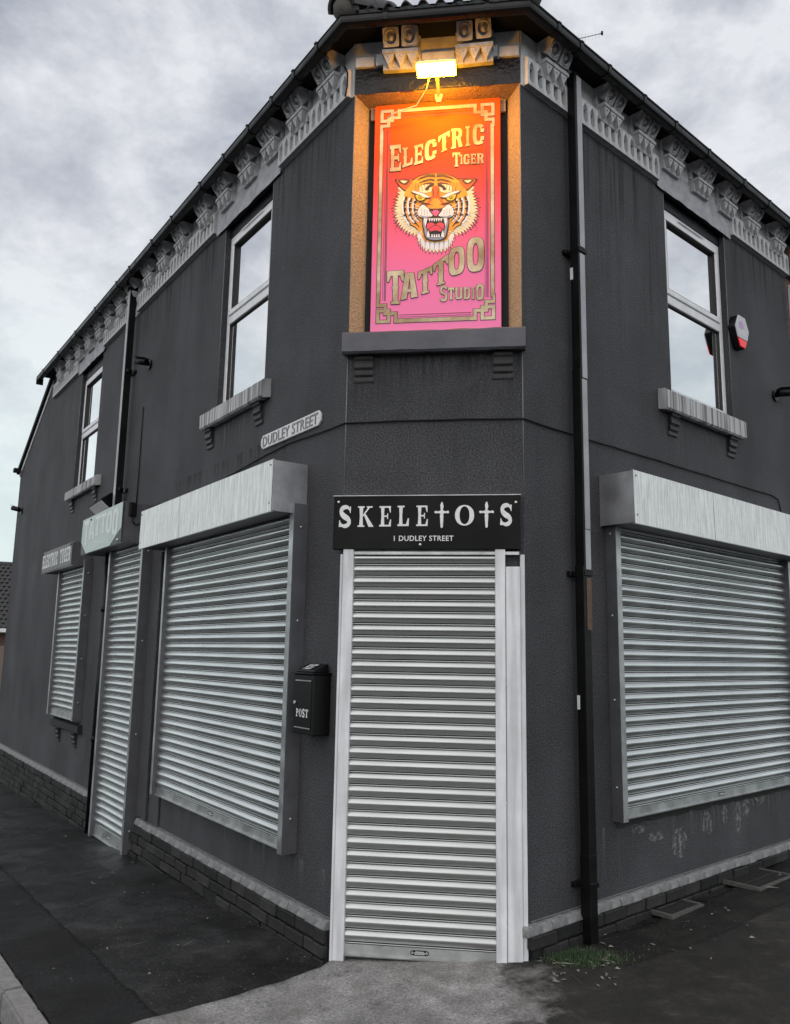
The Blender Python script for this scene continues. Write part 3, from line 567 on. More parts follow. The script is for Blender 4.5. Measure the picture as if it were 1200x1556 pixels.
# --- plinth: coping bricks over courses of dark painted bricks
M['brick2'] = mat('worn_painted_brick', (.017, .017, .0175), .7, spec=.25, var=(11, (.042, .041, .039), .16), bump=(60, .5, .004)); M['brick3'] = mat('black_painted_brick', (.008, .008, .0085), .65, spec=.25, var=(16, (.02, .02, .02), .2), bump=(60, .5, .004))
brick_mes = [MB().abox(0, .215, -.02, .02, 0, .065).mesh('brick', M[q], bevel=.006) for q in ('brick', 'brick', 'brick2', 'brick3')]
head_me = MB().abox(0, .105, -.02, .02, 0, .065).mesh('brick', M['brick'], bevel=.005)
cop_me = MB().prism_x([(-.01, 0), (.046, 0), (.048, .008), (.03, .046), (-.01, .05)], 0, .217).mesh('coping_brick', M['coping'], bevel=.003)
def plinth(F, x0, x1, ztop, skip=()):
    b = MB().box(x0, x1, 0, .026, -.75, ztop-.045)
    po = b.build('plinth', M['mortar'], BLD, F)
    x = x1-.215
    while x > x0-.1:
        if not any(a < x+.1 < c for a, c in skip):
            o = link('coping_brick', cop_me, po, T(x+.0015, rnd(-.003, .002), ztop-.05+rnd(-.002, .002)) @ Matrix.Rotation(rnd(-.008, .008), 4, 'Y')); o.scale.x = rnd(.985, 1.0)
        x -= .22
    for c in range(9):
        zt = ztop-.052-c*.075; x = x1-.215-(0 if c % 2 else .11)
        if c % 2 == 0: link('brick', head_me, po, T(x1-.105, .03, zt-.065))
        while x > x0-.05:
            p = F @ Vector((x, 0, 0))
            if zt > gz(p.x, p.y)+.004 and not any(a < x+.1 < e for a, e in skip):
                link('brick', random.choice(brick_mes), po, T(x+rnd(-.004, .004), .03+rnd(-.007, .007), zt-.065+rnd(-.002, .002)) @ Matrix.Rotation(rnd(-.016, .016), 4, 'Y') @ Matrix.Rotation(rnd(-.02, .02), 4, 'Z'))
            x -= .2255
plinth(FL, -3.34, -.01, .174); plinth(FL, LE, -4.66, .174); plinth(FR, .01, RE, .217)

# --- frieze of pointed slots and plain lintel bands
w2, hh = .041, .19
fo = [(0, 0), (w2, 0), (w2, hh), (0, hh), (-w2, hh), (-w2, 0)]; fi = [(0, .018), (.024, .045), (.024, .13), (0, .176), (-.024, .13), (-.024, .045)]
mb = MB(); vs = [(x, -.036, z) for x, z in fo] + [(x, -.036, z) for x, z in fi] + [(x*.9, -.008, z) for x, z in fi] + [(x, 0, z) for x, z in fo]
mb.add(vs, [(i, (i+1) % 6, 6+(i+1) % 6, 6+i) for i in range(6)] + [(6+i, 6+(i+1) % 6, 12+(i+1) % 6, 12+i) for i in range(6)] + [(i, 18+i, 18+(i+1) % 6, (i+1) % 6) for i in range(6)] ); mb.add(vs, [(12, 13, 14, 15, 16, 17)], 1)
mb.sphere((0, -.016, .132), .017, 8, 4, 1); slot_me = mb.mesh('frieze_slot', [M['frieze'], M['slotback']])
def frieze(F, a, b):
    fz = MB().box(a, b, 0, .006, 5.19, TOP-.002).build('frieze', M['frieze'], BLD, F); return fz
def slots(F, fz, a, b):
    n = max(1, round((b-a)/.0835)); p = (b-a)/n
    for i in range(n):
        o = link('frieze_slot', slot_me, fz, T(a+p*(i+.5), .006, 5.193)); o.scale.x = p/.0825
    MB().box(a, b, .006, .03, 5.3845, 5.3965).build('frieze_moulding', M['frieze'], fz, bevel=.003)
def lintel(F, a, b):
    mb = MB(); n = 18; vs = []
    for j, z in enumerate((5.165, 5.23, 5.31, 5.375)):
        for i in range(n+1):
            x = a+(b-a)*i/n; vs.append((x, -.02-.006*mnoise.noise((x*6, z*20, 2)), z+(.025*abs(mnoise.noise((x*5+b, 3, 1)))-.012 if j == 0 else 0)))
    mb.add(vs, [(j*(n+1)+i, j*(n+1)+i+1, (j+1)*(n+1)+i+1, (j+1)*(n+1)+i) for j in range(3) for i in range(n)], 0, True)
    mb.box(a, b, .0, .018, 5.36, 5.376); mb.box(a, a+.01, 0, .019, 5.18, 5.37); mb.box(b-.01, b, 0, .019, 5.18, 5.37)
    mb.build('window_lintel', M['lintelgrey'], BLD, F, flat=True)
fl = frieze(FL, -8.2, -.005); slots(FL, fl, -1.02, -.03); slots(FL, fl, -4.34, -2.24); slots(FL, fl, -5.62, -4.5); slots(FL, fl, -8.2, -6.8)
fr = frieze(FR, .005, RE); slots(FR, fr, .03, 1.6); slots(FR, fr, 2.78, RE)
lintel(FL, -2.22, -1.02); lintel(FL, -6.8, -5.62); lintel(FR, 1.6, 2.78)

# --- eaves corbels: twin round-eyed scrolls over a toothed block
def scroll_mesh(D):
    mb = MB(); n = 20; s = .052; hz = .058; R = .039; sq = []; ci = []
    for i in range(n):
        a = 2*math.pi*(i+.5)/n; c, q = math.cos(a), math.sin(a); k = 1/max(abs(c)**1, abs(q)**1); k = min(k, 1.36)
        sq.append((s*c*k, hz*q*k)); ci.append((R*c, R*1.12*q))
    vs = [(x, -D, z) for x, z in sq] + [(x*.97, -D, z*.97) for x, z in ci] + [(x*.92, -D+.03, z*.92) for x, z in ci] + [(x, -D*.35, z+.012) for x, z in sq] + [(x, 0, z+.004) for x, z in sq]
    mb.add(vs, [(i, (i+1) % n, n+(i+1) % n, n+i) for i in range(n)] + [(n+i, n+(i+1) % n, 2*n+(i+1) % n, 2*n+i) for i in range(n)] + [tuple(range(2*n, 3*n))]
           + [(i, 3*n+i, 3*n+(i+1) % n, (i+1) % n) for i in range(n)] + [(3*n+i, 4*n+i, 4*n+(i+1) % n, 3*n+(i+1) % n) for i in range(n)])
    mb.sphere((0, -D+.02, 0), .021, 10, 6, sc=(1, 1.1, 1.15)); mb.torus((0, -D-.001, 0), R+.002, .0045, n, 5, sz=1.12)
    return mb.mesh('scroll', M['corbel'])
def tooth_mesh():
    mb = MB(); mb.box(-.118, .118, 0, .04, -.105, 0); mb.box(-.12, .12, .0, .092, -.026, -.001)
    for k in (-1, 0, 1):
        x = k*.078; mb.add([(x-.036, -.084, -.027), (x+.036, -.084, -.027), (x, -.07, -.1), (x-.036, -.02, -.027), (x+.036, -.02, -.027), (x, -.02, -.1)], [(0, 1, 2), (3, 5, 4), (0, 2, 5, 3), (1, 4, 5, 2), (0, 3, 4, 1)])
        mb.sphere((x, -.083, -.045), .006, 6, 4)
    return mb.mesh('toothed_block', M['corbel'])
sm_w, sm_c, th = scroll_mesh(.14), scroll_mesh(.155), tooth_mesh(); TILT = math.radians(36); TILT_D = {sm_w: .14, sm_c: .155}
plate_me = MB().box(-.122, .122, 0, .03, -.065, .075).mesh('corbel', M['corbel'], bevel=.003)
def corbel(F, x, z, sm, lab=None):
    c = link('corbel', plate_me, BLD, F @ T(x, .004, z)); dd_ = TILT_D[sm]
    for k in (-1, 1): link('scroll', sm, c, T(k*.059, .0, dd_*math.sin(TILT)+rnd(-.003, .003)) @ Matrix.Rotation(TILT+rnd(-.05, .05), 4, 'X') @ Matrix.Rotation(rnd(-.07, .07), 4, 'Y') @ Matrix.Diagonal((rnd(.93, 1.0), 1, rnd(.94, 1.03), 1)))
    link('toothed_block', th, c, T(rnd(-.004, .004), .004, -.066) @ Matrix.Rotation(rnd(-.03, .03), 4, 'Y') @ Matrix.Diagonal((rnd(.96, 1.02), rnd(.9, 1.05), rnd(.95, 1.04), 1)))
for s in (.25, .69, 1.12, 1.53, 1.99, 2.41, 2.99, 3.46, 3.91, 4.46, 4.87, 5.31, 5.74, 6.2, 6.66, 7.15, 7.68): corbel(FL, -s, 5.49, sm_w)
for s in (.28, .92, 1.36, 1.78, 2.23, 2.67, 3.1, 3.62): corbel(FR, s, 5.49, sm_w)
for x in (-.225, .244): corbel(FC, x, 5.497, sm_c)

# --- eaves: soffit, roof slopes, tiles
def mitre(dl, dc, dr):
    """world xy corners of lines offset outward from the three walls"""
    pl = FL @ Vector((0, -dl, 0)); tl = FL.to_3x3() @ Vector((1, 0, 0)); k = (-dc-pl.y)/tl.y; a = pl+tl*k
    pr = FR @ Vector((0, -dr, 0)); tr = FR.to_3x3() @ Vector((1, 0, 0)); k = (-dc-pr.y)/tr.y; b = pr+tr*k
    return a, b
def loop(d, dc=None):
    a, b = mitre(d, d+.05 if dc is None else dc, d); return [FL @ Vector((-8.5, -d, 0)), a, b, FR @ Vector((12, -d, 0))]
l0, l1 = loop(-.15, -.15), loop(.148)
mb = MB(); vs = [(*p.xy, 5.575) for p in l0] + [(*p.xy, 5.572) for p in l1] + [(*p.xy, 5.60) for p in l1] + [(*p.xy, 5.61) for p in l0]
mb.add(vs, [(i, i+1, 5+i, 4+i) for i in range(3)] + [(4+i, 5+i, 9+i, 8+i) for i in range(3)] + [(8+i, 9+i, 13+i, 12+i) for i in range(3)] + [(0, 4, 8, 12), (3, 15, 11, 7)])
mb.build('soffit', M['soffit'], BLD, flat=True)
l1, l2 = loop(.2), loop(-1.1, -1.1)
mb = MB(); vs = [(*p.xy, 5.605) for p in l1] + [(*p.xy, 6.6) for p in l2]
mb.add(vs, [(i, i+1, 5+i, 4+i) for i in range(3)])
q1, q2, q3 = FL @ Vector((-8.5, 3.4, 8.36)), FL @ Vector((-2.2, 3.4, 8.36)), FL @ Vector((-8.5, 1.1, 6.6)); mb.add([q3, (*l2[1].xy, 6.6), q2, q1], [(0, 1, 2, 3)])
q1, q2, q3 = FR @ Vector((12, 3.4, 8.36)), FR @ Vector((2.4, 3.4, 8.36)), FR @ Vector((12, 1.1, 6.6)); mb.add([(*l2[2].xy, 6.6), q3, q1, q2], [(0, 1, 2, 3)])
roof = mb.build('roof', M['tile'], BLD, flat=True)
slope = math.atan2(.995, 1.35)
mb = MB(); n = 10      # pantile: a roll and a shallow pan
prof = [(-.063+.126*i/n, (.034*math.sin(math.pi*min(1, (i/n)/.55)) if i/n < .55 else -.010*math.sin(math.pi*((i/n)-.55)/.45))) for i in range(n+1)]
vs = [(x, 0, z+.012) for x, z in prof] + [(x, .36, z+.012) for x, z in prof] + [(x, 0, z) for x, z in prof]
mb.add(vs, [(i, i+1, n+2+i, n+1+i) for i in range(n)] + [(i, 2*n+2+i, 2*n+3+i, i+1) for i in range(n)], 0, True); tile_me = mb.mesh('roof_tile', M['tile'])
for i in range(8):
    link('roof_tile', tile_me, roof, Matrix.Translation((-.36+i*.108, -.262, 5.575+rnd(-.004, .004))) @ Matrix.Rotation(slope, 4, 'X') @ Matrix.Rotation(rnd(-.02, .02), 4, 'Z'))
# hip tiles at the two roof corners with mortar bedding
a1, b1 = mitre(.2, .25, .2); a2, b2 = mitre(-1.1, -1.1, -1.1)
for (p, q, r, nt_) in ((a1, a2, .1, 2), (b1, b2, .125, 1)):
    p3, q3 = Vector((p.x, p.y, 5.62)), Vector((q.x, q.y, 6.6)); dr = (q3-p3).normalized(); side = dr.cross(Vector((0, 0, 1))).normalized(); up = side.cross(dr)
    for k in range(nt_):
        mb = MB(); n = 12; st_ = p3+dr*(k*.34-.02)+up*(.03 if nt_ == 1 else 0); rr = r-.004*k; vs = []
        for e_, r_ in ((0, rr), (.36, rr*.94), (0, rr-.018), (.36, rr*.94-.018)):
            vs += [st_+dr*e_+side*math.cos(math.pi*i/n)*r_+up*(math.sin(math.pi*i/n)*r_) for i in range(n+1)]
        m_ = n+1
        mb.add(vs, [(i, i+1, m_+i+1, m_+i) for i in range(n)] + [(2*m_+i, 3*m_+i, 3*m_+i+1, 2*m_+i+1) for i in range(n)] + [(i, 2*m_+i, 2*m_+i+1, i+1) for i in range(n)], 0, True)
        mb.build('hip_tile', M['tile'], roof, flat=True)
    mb = MB(); mb.sphere(p3+dr*.04+up*.0, r*.86, 12, 8); mb.build('mortar_plug', M['mort2'], roof)
# sloping verge at the far end of the long wall
mb = MB(); mb.add([(-8.3, -.05, 5.66), (LE-.08, -.05, 4.5), (LE-.08, -.05, 4.43), (-8.3, -.05, 5.585), (-8.3, .3, 5.66), (LE-.08, .3, 4.5), (LE-.08, .3, 4.43), (-8.3, .3, 5.585)], [(0, 1, 2, 3), (7, 6, 5, 4), (0, 4, 5, 1), (1, 5, 6, 2), (2, 6, 7, 3), (3, 7, 4, 0)])
mb.build('verge_board', M['soffit'], BLD, FL)
mb = MB(); mb.add([(-8.38, -.012, 5.53), (LE-.02, -.012, 4.45), (LE-.02, -.012, 4.38), (-8.38, -.012, 5.45), (-8.38, 0, 5.53), (LE-.02, 0, 4.45), (LE-.02, 0, 4.38), (-8.38, 0, 5.45)], [(0, 1, 2, 3), (7, 6, 5, 4), (0, 4, 5, 1), (1, 5, 6, 2), (2, 6, 7, 3), (3, 7, 4, 0)])
mb.build('verge_trim', M['frieze'], BLD, FL)

# --- sash windows, sills, sill brackets
def bars(mb, x0, x1, z0, z1, t, d0, d1, m=0):
    mb.box(x0, x1, d0, d1, z0, z0+t, m); mb.box(x0, x1, d0, d1, z1-t, z1, m); mb.box(x0, x0+t, d0, d1, z0+t, z1-t, m); mb.box(x1-t, x1, d0, d1, z0+t, z1-t, m)
def window(F, op, ztop, zmid, blind, vent=True):
    x0, x1, z0, z1 = op; mb = MB(); D = -.05
    bars(mb, x0+.002, x1-.002, z0, ztop, .05, D-.06, D); mb.box(x0+.05, x1-.05, D-.058, D+.004, zmid-.035, zmid+.035)
    fo_ = mb.build('window', M['upvc'], BLD, F, bevel=.004)
    mb = MB(); bars(mb, x0+.055, x1-.055, zmid+.037, ztop-.052, .042, D-.045, D+.014); mb.build('sash', M['upvc'], fo_, bevel=.005)
    mb = MB(); bars(mb, x0+.098, x1-.098, zmid+.08, ztop-.095, .008, D-.03, D+.008); bars(mb, x0+.051, x1-.051, z0+.051, zmid-.036, .007, D-.03, D-.006); mb.build('gasket', M['gasket'], fo_)
    MB().box(x0+.1, x1-.1, D-.026, D-.02, zmid+.083, ztop-.098).build('pane', M['glass'], fo_)
    MB().box(x0+.058, x1-.058, D-.026, D-.02, z0+.058, zmid-.043).build('pane', M['glass'], fo_)
    if vent:
        c = (x0+x1)/2; mb = MB(); mb.box(c-.2, c+.2, D+.0145, D+.024, ztop-.046, ztop-.03); mb.build('trickle_vent', M['upvc'], fo_, bevel=.003)
        MB().box(c-.19, c+.19, D+.0146, D+.027, ztop-.029, ztop-.021).build('vent_slot', M['black'], fo_)
    # room behind: dark shell, and a white blind hanging in the upper light
    mb = MB(); mb.add([(x0-.3, .18, z0-.3), (x1+.3, .18, z0-.3), (x1+.3, .18, z1+.3), (x0-.3, .18, z1+.3), (x0-.3, 1.4, z0-.3), (x1+.3, 1.4, z0-.3), (x1+.3, 1.4, z1+.3), (x0-.3, 1.4, z1+.3)], [(4, 5, 6, 7), (0, 1, 5, 4), (1, 2, 6, 5), (2, 3, 7, 6), (3, 0, 4, 7)])
    mb.build('room', M['room'], fo_, flat=True)
    if blind == 'blind':
        mb = MB(); n = 36; vs = []
        for i in range(n+1):
            x = x0+.01+(x1-x0-.02)*i/n; yy = .118+.006*math.sin(i*1.1)+.004*math.sin(i*2.3); vs += [(x, yy, z0), (x, yy, z1)]
        mb.add(vs, [(2*i, 2*i+2, 2*i+3, 2*i+1) for i in range(n)], 0, True); mb.build('net_curtain', M['blind'], fo_, flat=True)
        mb = MB(); z = ztop-.06
        while z > zmid-.1:
            mb.add([(x0+.08, .215, z), (x1-.08, .215, z), (x1-.08, .235, z-.02), (x0+.08, .235, z-.02)], [(0, 1, 2, 3)]); z -= .026
        tag(mb.build('blind_slats', M['blind'], fo_, flat=True), kind='stuff')
    else:
        mb = MB(); n = 40; vs = []
        for i in range(n+1):
            x = x0+(x1-x0)*i/n; vs += [(x, .25+.02*math.sin(i*1.4), z0), (x, .25+.02*math.sin(i*1.4+.3), z1)]
        mb.add(vs, [(2*i, 2*i+2, 2*i+3, 2*i+1) for i in range(n)], 0, True); mb.build('curtain', M['curtain'], fo_, flat=True)
    # dark painted head above the frame
    mb = MB(); n = 14
    mb.box(x0+.001, x1-.001, -.118, -.04, ztop+.002, z1-.001); mb.build('window_head', M['blackgloss'], fo_)
    return fo_
window(FL, WIN_L, 5.085, 4.33, 'blind'); window(FR, WIN_R, 5.075, 4.33, 'blind'); window(FL, WIN_F, 5.06, 4.3, 'curtain', False)
def sill_bracket(F, x, z, w_=.115, parent=None, h_=.16, k=1.0):
    pr = [(0, 0), (.07*k, 0), (.072*k, -.02), (.05*k, -.035), (.06*k, -.055), (.058*k, -.075), (.032*k, -.09), (.042*k, -.105), (.04*k, -.12), (.018*k, -.132), (.022*k, -.16), (0, -.162)]
    mb = MB().prism_x([(d, zz*h_/.16) for d, zz in pr], -w_/2, w_/2); mb.box(-w_/2-.008, w_/2+.008, 0, .006, -h_-.006, 0)
    for i in range(4): mb.box(-w_/2+.012+i*(w_-.024)/4, -w_/2+.012+(i+.6)*(w_-.024)/4, .0, .074*k, -.016, -.004)
    return mb.build('sill_bracket', M['sillbr'], parent or BLD, F @ T(x, 0, z), bevel=.002)
def sill(F, x0, x1, z0, z1, d, m, br=(), rough=.004, bk=.62):
    mb = MB(); n = 24; pr = [(-.09, z0+.03), (d-.015, z0), (d, z0+.012), (d, z1-.02), (d-.02, z1-.006), (-.09, z1+.012)]; k = len(pr); vs = []
    for i in range(n+1):
        x = x0+(x1-x0)*i/n
        for j, (dd, z) in enumerate(pr): vs.append((x, -dd+rough*mnoise.noise((x*7, z*9, j)), z+rough*mnoise.noise((x*9, j, 1))))
    mb.add(vs, [(i*k+j, i*k+(j+1) % k, (i+1)*k+(j+1) % k, (i+1)*k+j) for i in range(n) for j in range(k)] + [tuple(range(k)), tuple(range(n*k+k-1, n*k-1, -1))])
    o = mb.build('window_sill', m, BLD, F)
    for x in br: sill_bracket(F, x, z0+.001, k=bk)
sill(FL, -2.22, -1.055, 3.412, 3.556, .075, M['sill'], (-2.13, -1.215)); sill(FR, 1.53, 2.745, 3.378, 3.54, .075, M['sill'], (1.7, 2.6)); sill(FL, -6.8, -5.4, 3.46, 3.59, .07, M['sill'], (-6.6, -5.55))
sill(FC, -.553, .548, 3.408, 3.553, .08, M['sillblue'], (-.425, .415), .005, .4)
sill(FL, -6.62, -5.36, .7, .8, .05, M['sillbr'], (-6.35, -5.6))

# ================================================================== ROLLER SHUTTERS
PITCH = .0685
def slat_profile():
    pr = []
    for i in range(13):
        t = i/12; z = .0125+.0545*t; pr.append((-.001+.0165*math.sin(math.pi*(.03+.96*t**1.12))**.85, z))
    return pr
SP = slat_profile()
LIP = [(-.002, .0), (.003, .001), (.0048, .0035), (.0035, .006), (-.003, .0072)]
def slat_mesh(x0, x1, m='galv'): return MB().prism_x(LIP, x0, x1, 0, True, closed=False).prism_x(SP, x0, x1, 0, True, closed=False).mesh('slat', M[m])
def shutter(F, label, xc, x0, x1, z0, z1, box, dC=.03, guides=((None, None),), gd=.07, boxmats=('box', 'boxend'), bar=.055, sm_='galv'):
    """x0..x1 curtain, z0..z1 its height; box = (x0, x1, z0, z1, depth) or None"""
    t = thing('roller_shutter', label, 'shutter', F, (xc, 0, z0), 'roller shutters on the corner shop'); L = lambda x: x-xc
    n = int((z1-z0-bar)/PITCH)+1; sm = slat_mesh(L(x0), L(x1), sm_)
    for i in range(n):
        link('slat', sm, t, T(0, dC+rnd(-.0012, .0012), bar+i*PITCH) @ Matrix.Rotation(rnd(-.0012, .0012), 4, 'Y') @ Matrix.Rotation(rnd(-.012, .012), 4, 'X'))
    MB().box(L(x0)+.001, L(x1)-.001, .002, dC-.012, .01, z1-z0).build('gap_shade_sheet', M['dark'], t)  # added black sheet, paints the shade in the gaps between slats
    mb = MB(); mb.prism_x([(0, 0), (dC+.026, -.004), (dC+.028, .002), (dC+.006, .007), (dC+.004, bar-.002), (0, bar-.002)], L(x0), L(x1)); bb = mb.build('bottom_bar', M['guide'], t)
    mb = MB(); c = (L(x0)+L(x1))/2; pts = [(c+.05*math.copysign(abs(math.cos(a))**.5, math.cos(a)), bar*.52+.013*math.copysign(abs(math.sin(a))**.5, math.sin(a))) for a in [2*math.pi*i/20 for i in range(20)]]
    mb.prism_y(pts, dC+.004, dC+.0065); bd = mb.build('maker_badge', M['black'], bb)
    mb = MB()
    for (a, b, z) in ((-.022, .022, .006), (-.03, .03, .0005), (-.026, .026, -.006)):
        x = a
        while x < b: q = rnd(.003, .007); mb.box(c+x, c+x+q, dC+.0067, dC+.007, bar*.52+z-.0018, bar*.52+z+.0018); x += q+.0016
    for sx in (-1, 1): mb.torus((c+sx*.039, -(dC+.0068), bar*.52), .005, .0012, 10, 4)
    tag(mb.build('badge_print', M['white'], bd), kind='stuff')
    for (gx0, gx1, gz0, fm, smt) in guides:
        mb = MB(); mb.box(L(gx0), L(gx1), 0.001, gd, gz0-z0, z1-z0+.05, 0); mb.box(L(gx0)+.002, L(gx1)-.002, gd, gd+.003, gz0-z0+.001, z1-z0+.049, 1)
        g = mb.build('guide_rail', [M[smt], M[fm]], t)
        mb = MB(); sd = gx0-.002 if abs(gx0-x1) > abs(gx1-x0) and gx0 < x0 else gx1+.002
        for k in range(4): mb.sphere((L(sd), -gd*.5, gz0-z0+.2+k*(z1-gz0-.3)/3), .008, 8, 4)
        tag(mb.build('guide_screws', M['screw'], g), kind='stuff')
    if box:
        a, b, c, e, d = box; mb = MB()
        mb.add([(L(a), 0, c-z0), (L(b), 0, c-z0), (L(b), -d, c-z0), (L(a), -d, c-z0)], [(0, 1, 2, 3)], 2)
        mb.add([(L(a), 0, e-z0), (L(b), 0, e-z0), (L(b), -d+.004, e-z0), (L(a), -d+.004, e-z0)], [(0, 1, 2, 3)], 1)
        for x in (a, b): mb.add([(L(x), 0, c-z0), (L(x), -d, c-z0), (L(x), -d+.004, e-z0), (L(x), 0, e-z0)], [(0, 1, 2, 3)], 1)
        bx = mb.build('shutter_box', [M[boxmats[0]], M[boxmats[1]], M['boxdark']], t)
        MB().add([(L(a)-.003, -d-.003, c-z0-.006), (L(b)+.003, -d-.003, c-z0-.006), (L(b)+.003, -d+.001, e-z0+.003), (L(a)-.003, -d+.001, e-z0+.003)], [(0, 1, 2, 3)]).build('box_fascia', M[boxmats[0]], bx, flat=True)
        mb = MB(); mb.box(L(a)-.003, L(b)+.003, d-.012, d+.003, c-z0-.008, c-z0-.0045); mb.box(L(a)-.003, L(b)+.003, d-.014, d-.001, e-z0+.0005, e-z0+.004); mb.build('box_lip', M['guide'], bx)
        xs_ = a+(b-a)*.37; MB().add([(L(xs_), -d-.0036, c-z0-.004), (L(xs_)+.005, -d-.0036, c-z0-.004), (L(xs_)+.005, -d+.0004, e-z0+.002), (L(xs_), -d+.0004, e-z0+.002)], [(0, 1, 2, 3)]).build('box_seam', M['boxdark'], bx, flat=True)
        mb = MB()
        for x in (a+.025, b-.025):
            for z in (c+.05, e-.03): mb.sphere((L(x), -d-.002, z-z0), .006, 8, 4)
        tag(mb.build('box_rivets', M['boxdark'], bx), kind='stuff')
    return t
G = 'guide'; BD = 'boxdark'
sh_c = shutter(FC, 'tall galvanised roller shutter over the corner doorway under the black sign', 0, -.452, .364, .018, 2.2, None, .02,
        ((-.514, -.4525, -.01, 'framegrey', 'framegrey'), (.3645, .421, .0, 'framegrey', 'framegrey')), .05, sm_='galvold')
# painted door posts either side (part of the doorway)
MB().box(-.532, -.516, 0, .045, -.02, 2.19).build('door_post', M['framegrey'], BLD, FC, bevel=.003)
MB().box(.4235, .505, 0, .045, .02, 2.12).build('door_post', M['framegrey'], BLD, FC, bevel=.004)
MB().box(.505, .531, -.005, .03, .02, 2.19).build('door_post', M['framegrey'], BLD, FC, bevel=.003)
MB().box(-.51, .5, .0, .045, 2.188, 2.205).build('door_rail', M['guide'], BLD, FC)
sh_l = shutter(FL, 'wide roller shutter with streaked silver box left of the post box', -1.63, -2.74, -.49, .455, 2.5, (-3.03, -.46, 2.49, 2.815, .25), .055,
        ((-2.78, -2.741, .455, G, BD), (-.489, -.432, .44, G, BD)), .1)
# the outer face of the near guide is bare metal only at its front edge
sh_d = shutter(FL, 'narrow full height roller shutter over the side door', -3.92, -4.42, -3.44, -.155, 2.62, (-4.98, -3.56, 2.605, 2.98, .25), .055,
        ((-4.47, -4.421, -.19, G, BD), (-3.439, -3.39, -.15, G, BD)), .1, ('boxdark', 'boxdark'), .1)
sh_s = shutter(FL, 'small roller shutter over the farthest ground floor window', -6.08, -6.62, -5.5, .835, 2.56, (-7.08, -5.56, 2.55, 2.81, .2), .05,
        ((-6.67, -6.621, .83, G, BD), (-5.499, -5.45, .83, G, BD)), .09, ('boxdark', 'boxdark'), .075)
sh_r = shutter(FR, 'wide roller shutter with streaked silver box right of the black downpipe', 2.13, .872, 3.37, .655, 2.5, (.765, 3.5, 2.447, 2.775, .25), .03,
        ((.815, .871, .645, G, BD), (3.371, 3.44, .645, G, BD)), .075)
# dark joinery between the two left-hand shutters
MB().box(-3.35, -2.79, 0, .02, .19, 2.6).build('pilaster', M['render'], BLD, FL, bevel=.004)
MB().box(-3.06, -3.03, .02, .045, .19, 2.48).build('pilaster_bead', M['render'], BLD, FL, bevel=.004)
# sealed brick edge under the right-hand shutter
mb = MB(); n = 40; vs = []
for i in range(n+1):
    x = .86+2.6*i/n; vs += [(x, -.001, .655), (x, -.003, .60+.018*mnoise.noise((x*6, 1, 1))+.012*mnoise.noise((x*19, 1, 1)))]
mb.add(vs, [(2*i, 2*i+1, 2*i+3, 2*i+2) for i in range(n)]); mb.build('exposed_edge', M['brick'], BLD, FR, flat=True)

# ================================================================== GUTTER AND DOWNPIPES
GT = thing('rain_gutter', 'black cast rain gutter running round the eaves of the corner shop', 'gutter', FC, (0, .2, 5.46))
GP = [(.15, 5.565), (.15, 5.52), (.16, 5.506), (.18, 5.499), (.203, 5.5), (.217, 5.512), (.222, 5.526), (.222, 5.55), (.228, 5.556), (.222, 5.56), (.211, 5.552), (.211, 5.53), (.2, 5.511), (.18, 5.51), (.165, 5.52), (.16, 5.565)]
gi = GT.matrix_world.inverted()
def gseg(k):
    mb = MB(); n = len(GP); A = []; B = []
    for d, z in GP:
        lp = loop(d); A.append((*lp[k].xy, z)); B.append((*lp[k+1].xy, z))
    mb.add(A+B, [(i, (i+1) % n, n+(i+1) % n, n+i) for i in range(n)] + [tuple(range(n)), tuple(range(2*n-1, n-1, -1))])
    mb.build('gutter_channel', M['gutter'], GT, gi)
for k in range(3): gseg(k)
br_me = MB().prism_x([(.145, 5.57), (.145, 5.516), (.157, 5.5), (.18, 5.4925), (.206, 5.494), (.223, 5.508), (.2285, 5.525), (.2285, 5.55), (.236, 5.562), (.2, 5.568)], -.014, .014).mesh('gutter_bracket', M['gutter'])
for s in (.14, .46, .8, 1.2, 1.66, 2.16, 2.85, 3.4, 4.1, 4.55, 5.4, 6.3, 7.2, 8.1): link('gutter_bracket', br_me, GT, gi @ FL @ T(-s, rnd(-.001, .001), 0))
for s in (.12, .36, .68, 1.12, 1.55, 2.05, 2.65, 3.12, 3.6, 4.3): link('gutter_bracket', br_me, GT, gi @ FR @ T(s, rnd(-.001, .001), 0))
for x in (-.3, .33): link('gutter_bracket', br_me, GT, gi @ FC @ T(x, .05, 0))
MB().box(-8.52, -8.49, .13, .225, 5.45, 5.56).build('gutter_stop_end', M['gutter'], GT, gi @ FL)
# square pipe by the doorway
dp = thing('downpipe', 'square black downpipe between the corner doorway and the right shutter', 'downpipe', FR, (.47, .06, 0), 'downpipes')
z0 = gz((FR @ Vector((.47, 0, 0))).x)
SQ = lambda a, z0_, z1_, cx=0: MB().box(cx-a/2, cx+a/2, -a/2+.01, a/2+.01, z0_, z1_)
for (za, zb, a) in ((z0+.01, .52, .07), (.47, 2.16, .067), (2.1, 2.48, .069), (2.42, 3.4, .067), (3.3, 5.47, .067)):
    SQ(a, za, zb).build('pipe_section', M['pipe'], dp, T((za-2)*.006, 0, 0), bevel=.004)
for z in (.34, 2.1, 4.18):
    mb = SQ(.082, z, z+.03, (z-2)*.006); mb.box(-.075+(z-2)*.006, .075+(z-2)*.006, -.06, -.03, z, z+.03); mb.build('pipe_clip', M['pipe'], dp, bevel=.003)
for za, zb in ((2.14, 2.38), (2.385, 3.33), (3.34, 4.17), (4.22, 5.44)): MB().box(-.022+(za-2)*.006, .029+(za-2)*.006, .0436, .0462, za, zb).build('sheen_strip', M['pale'], dp)  # added strips paint the sky's sheen onto the pipe front
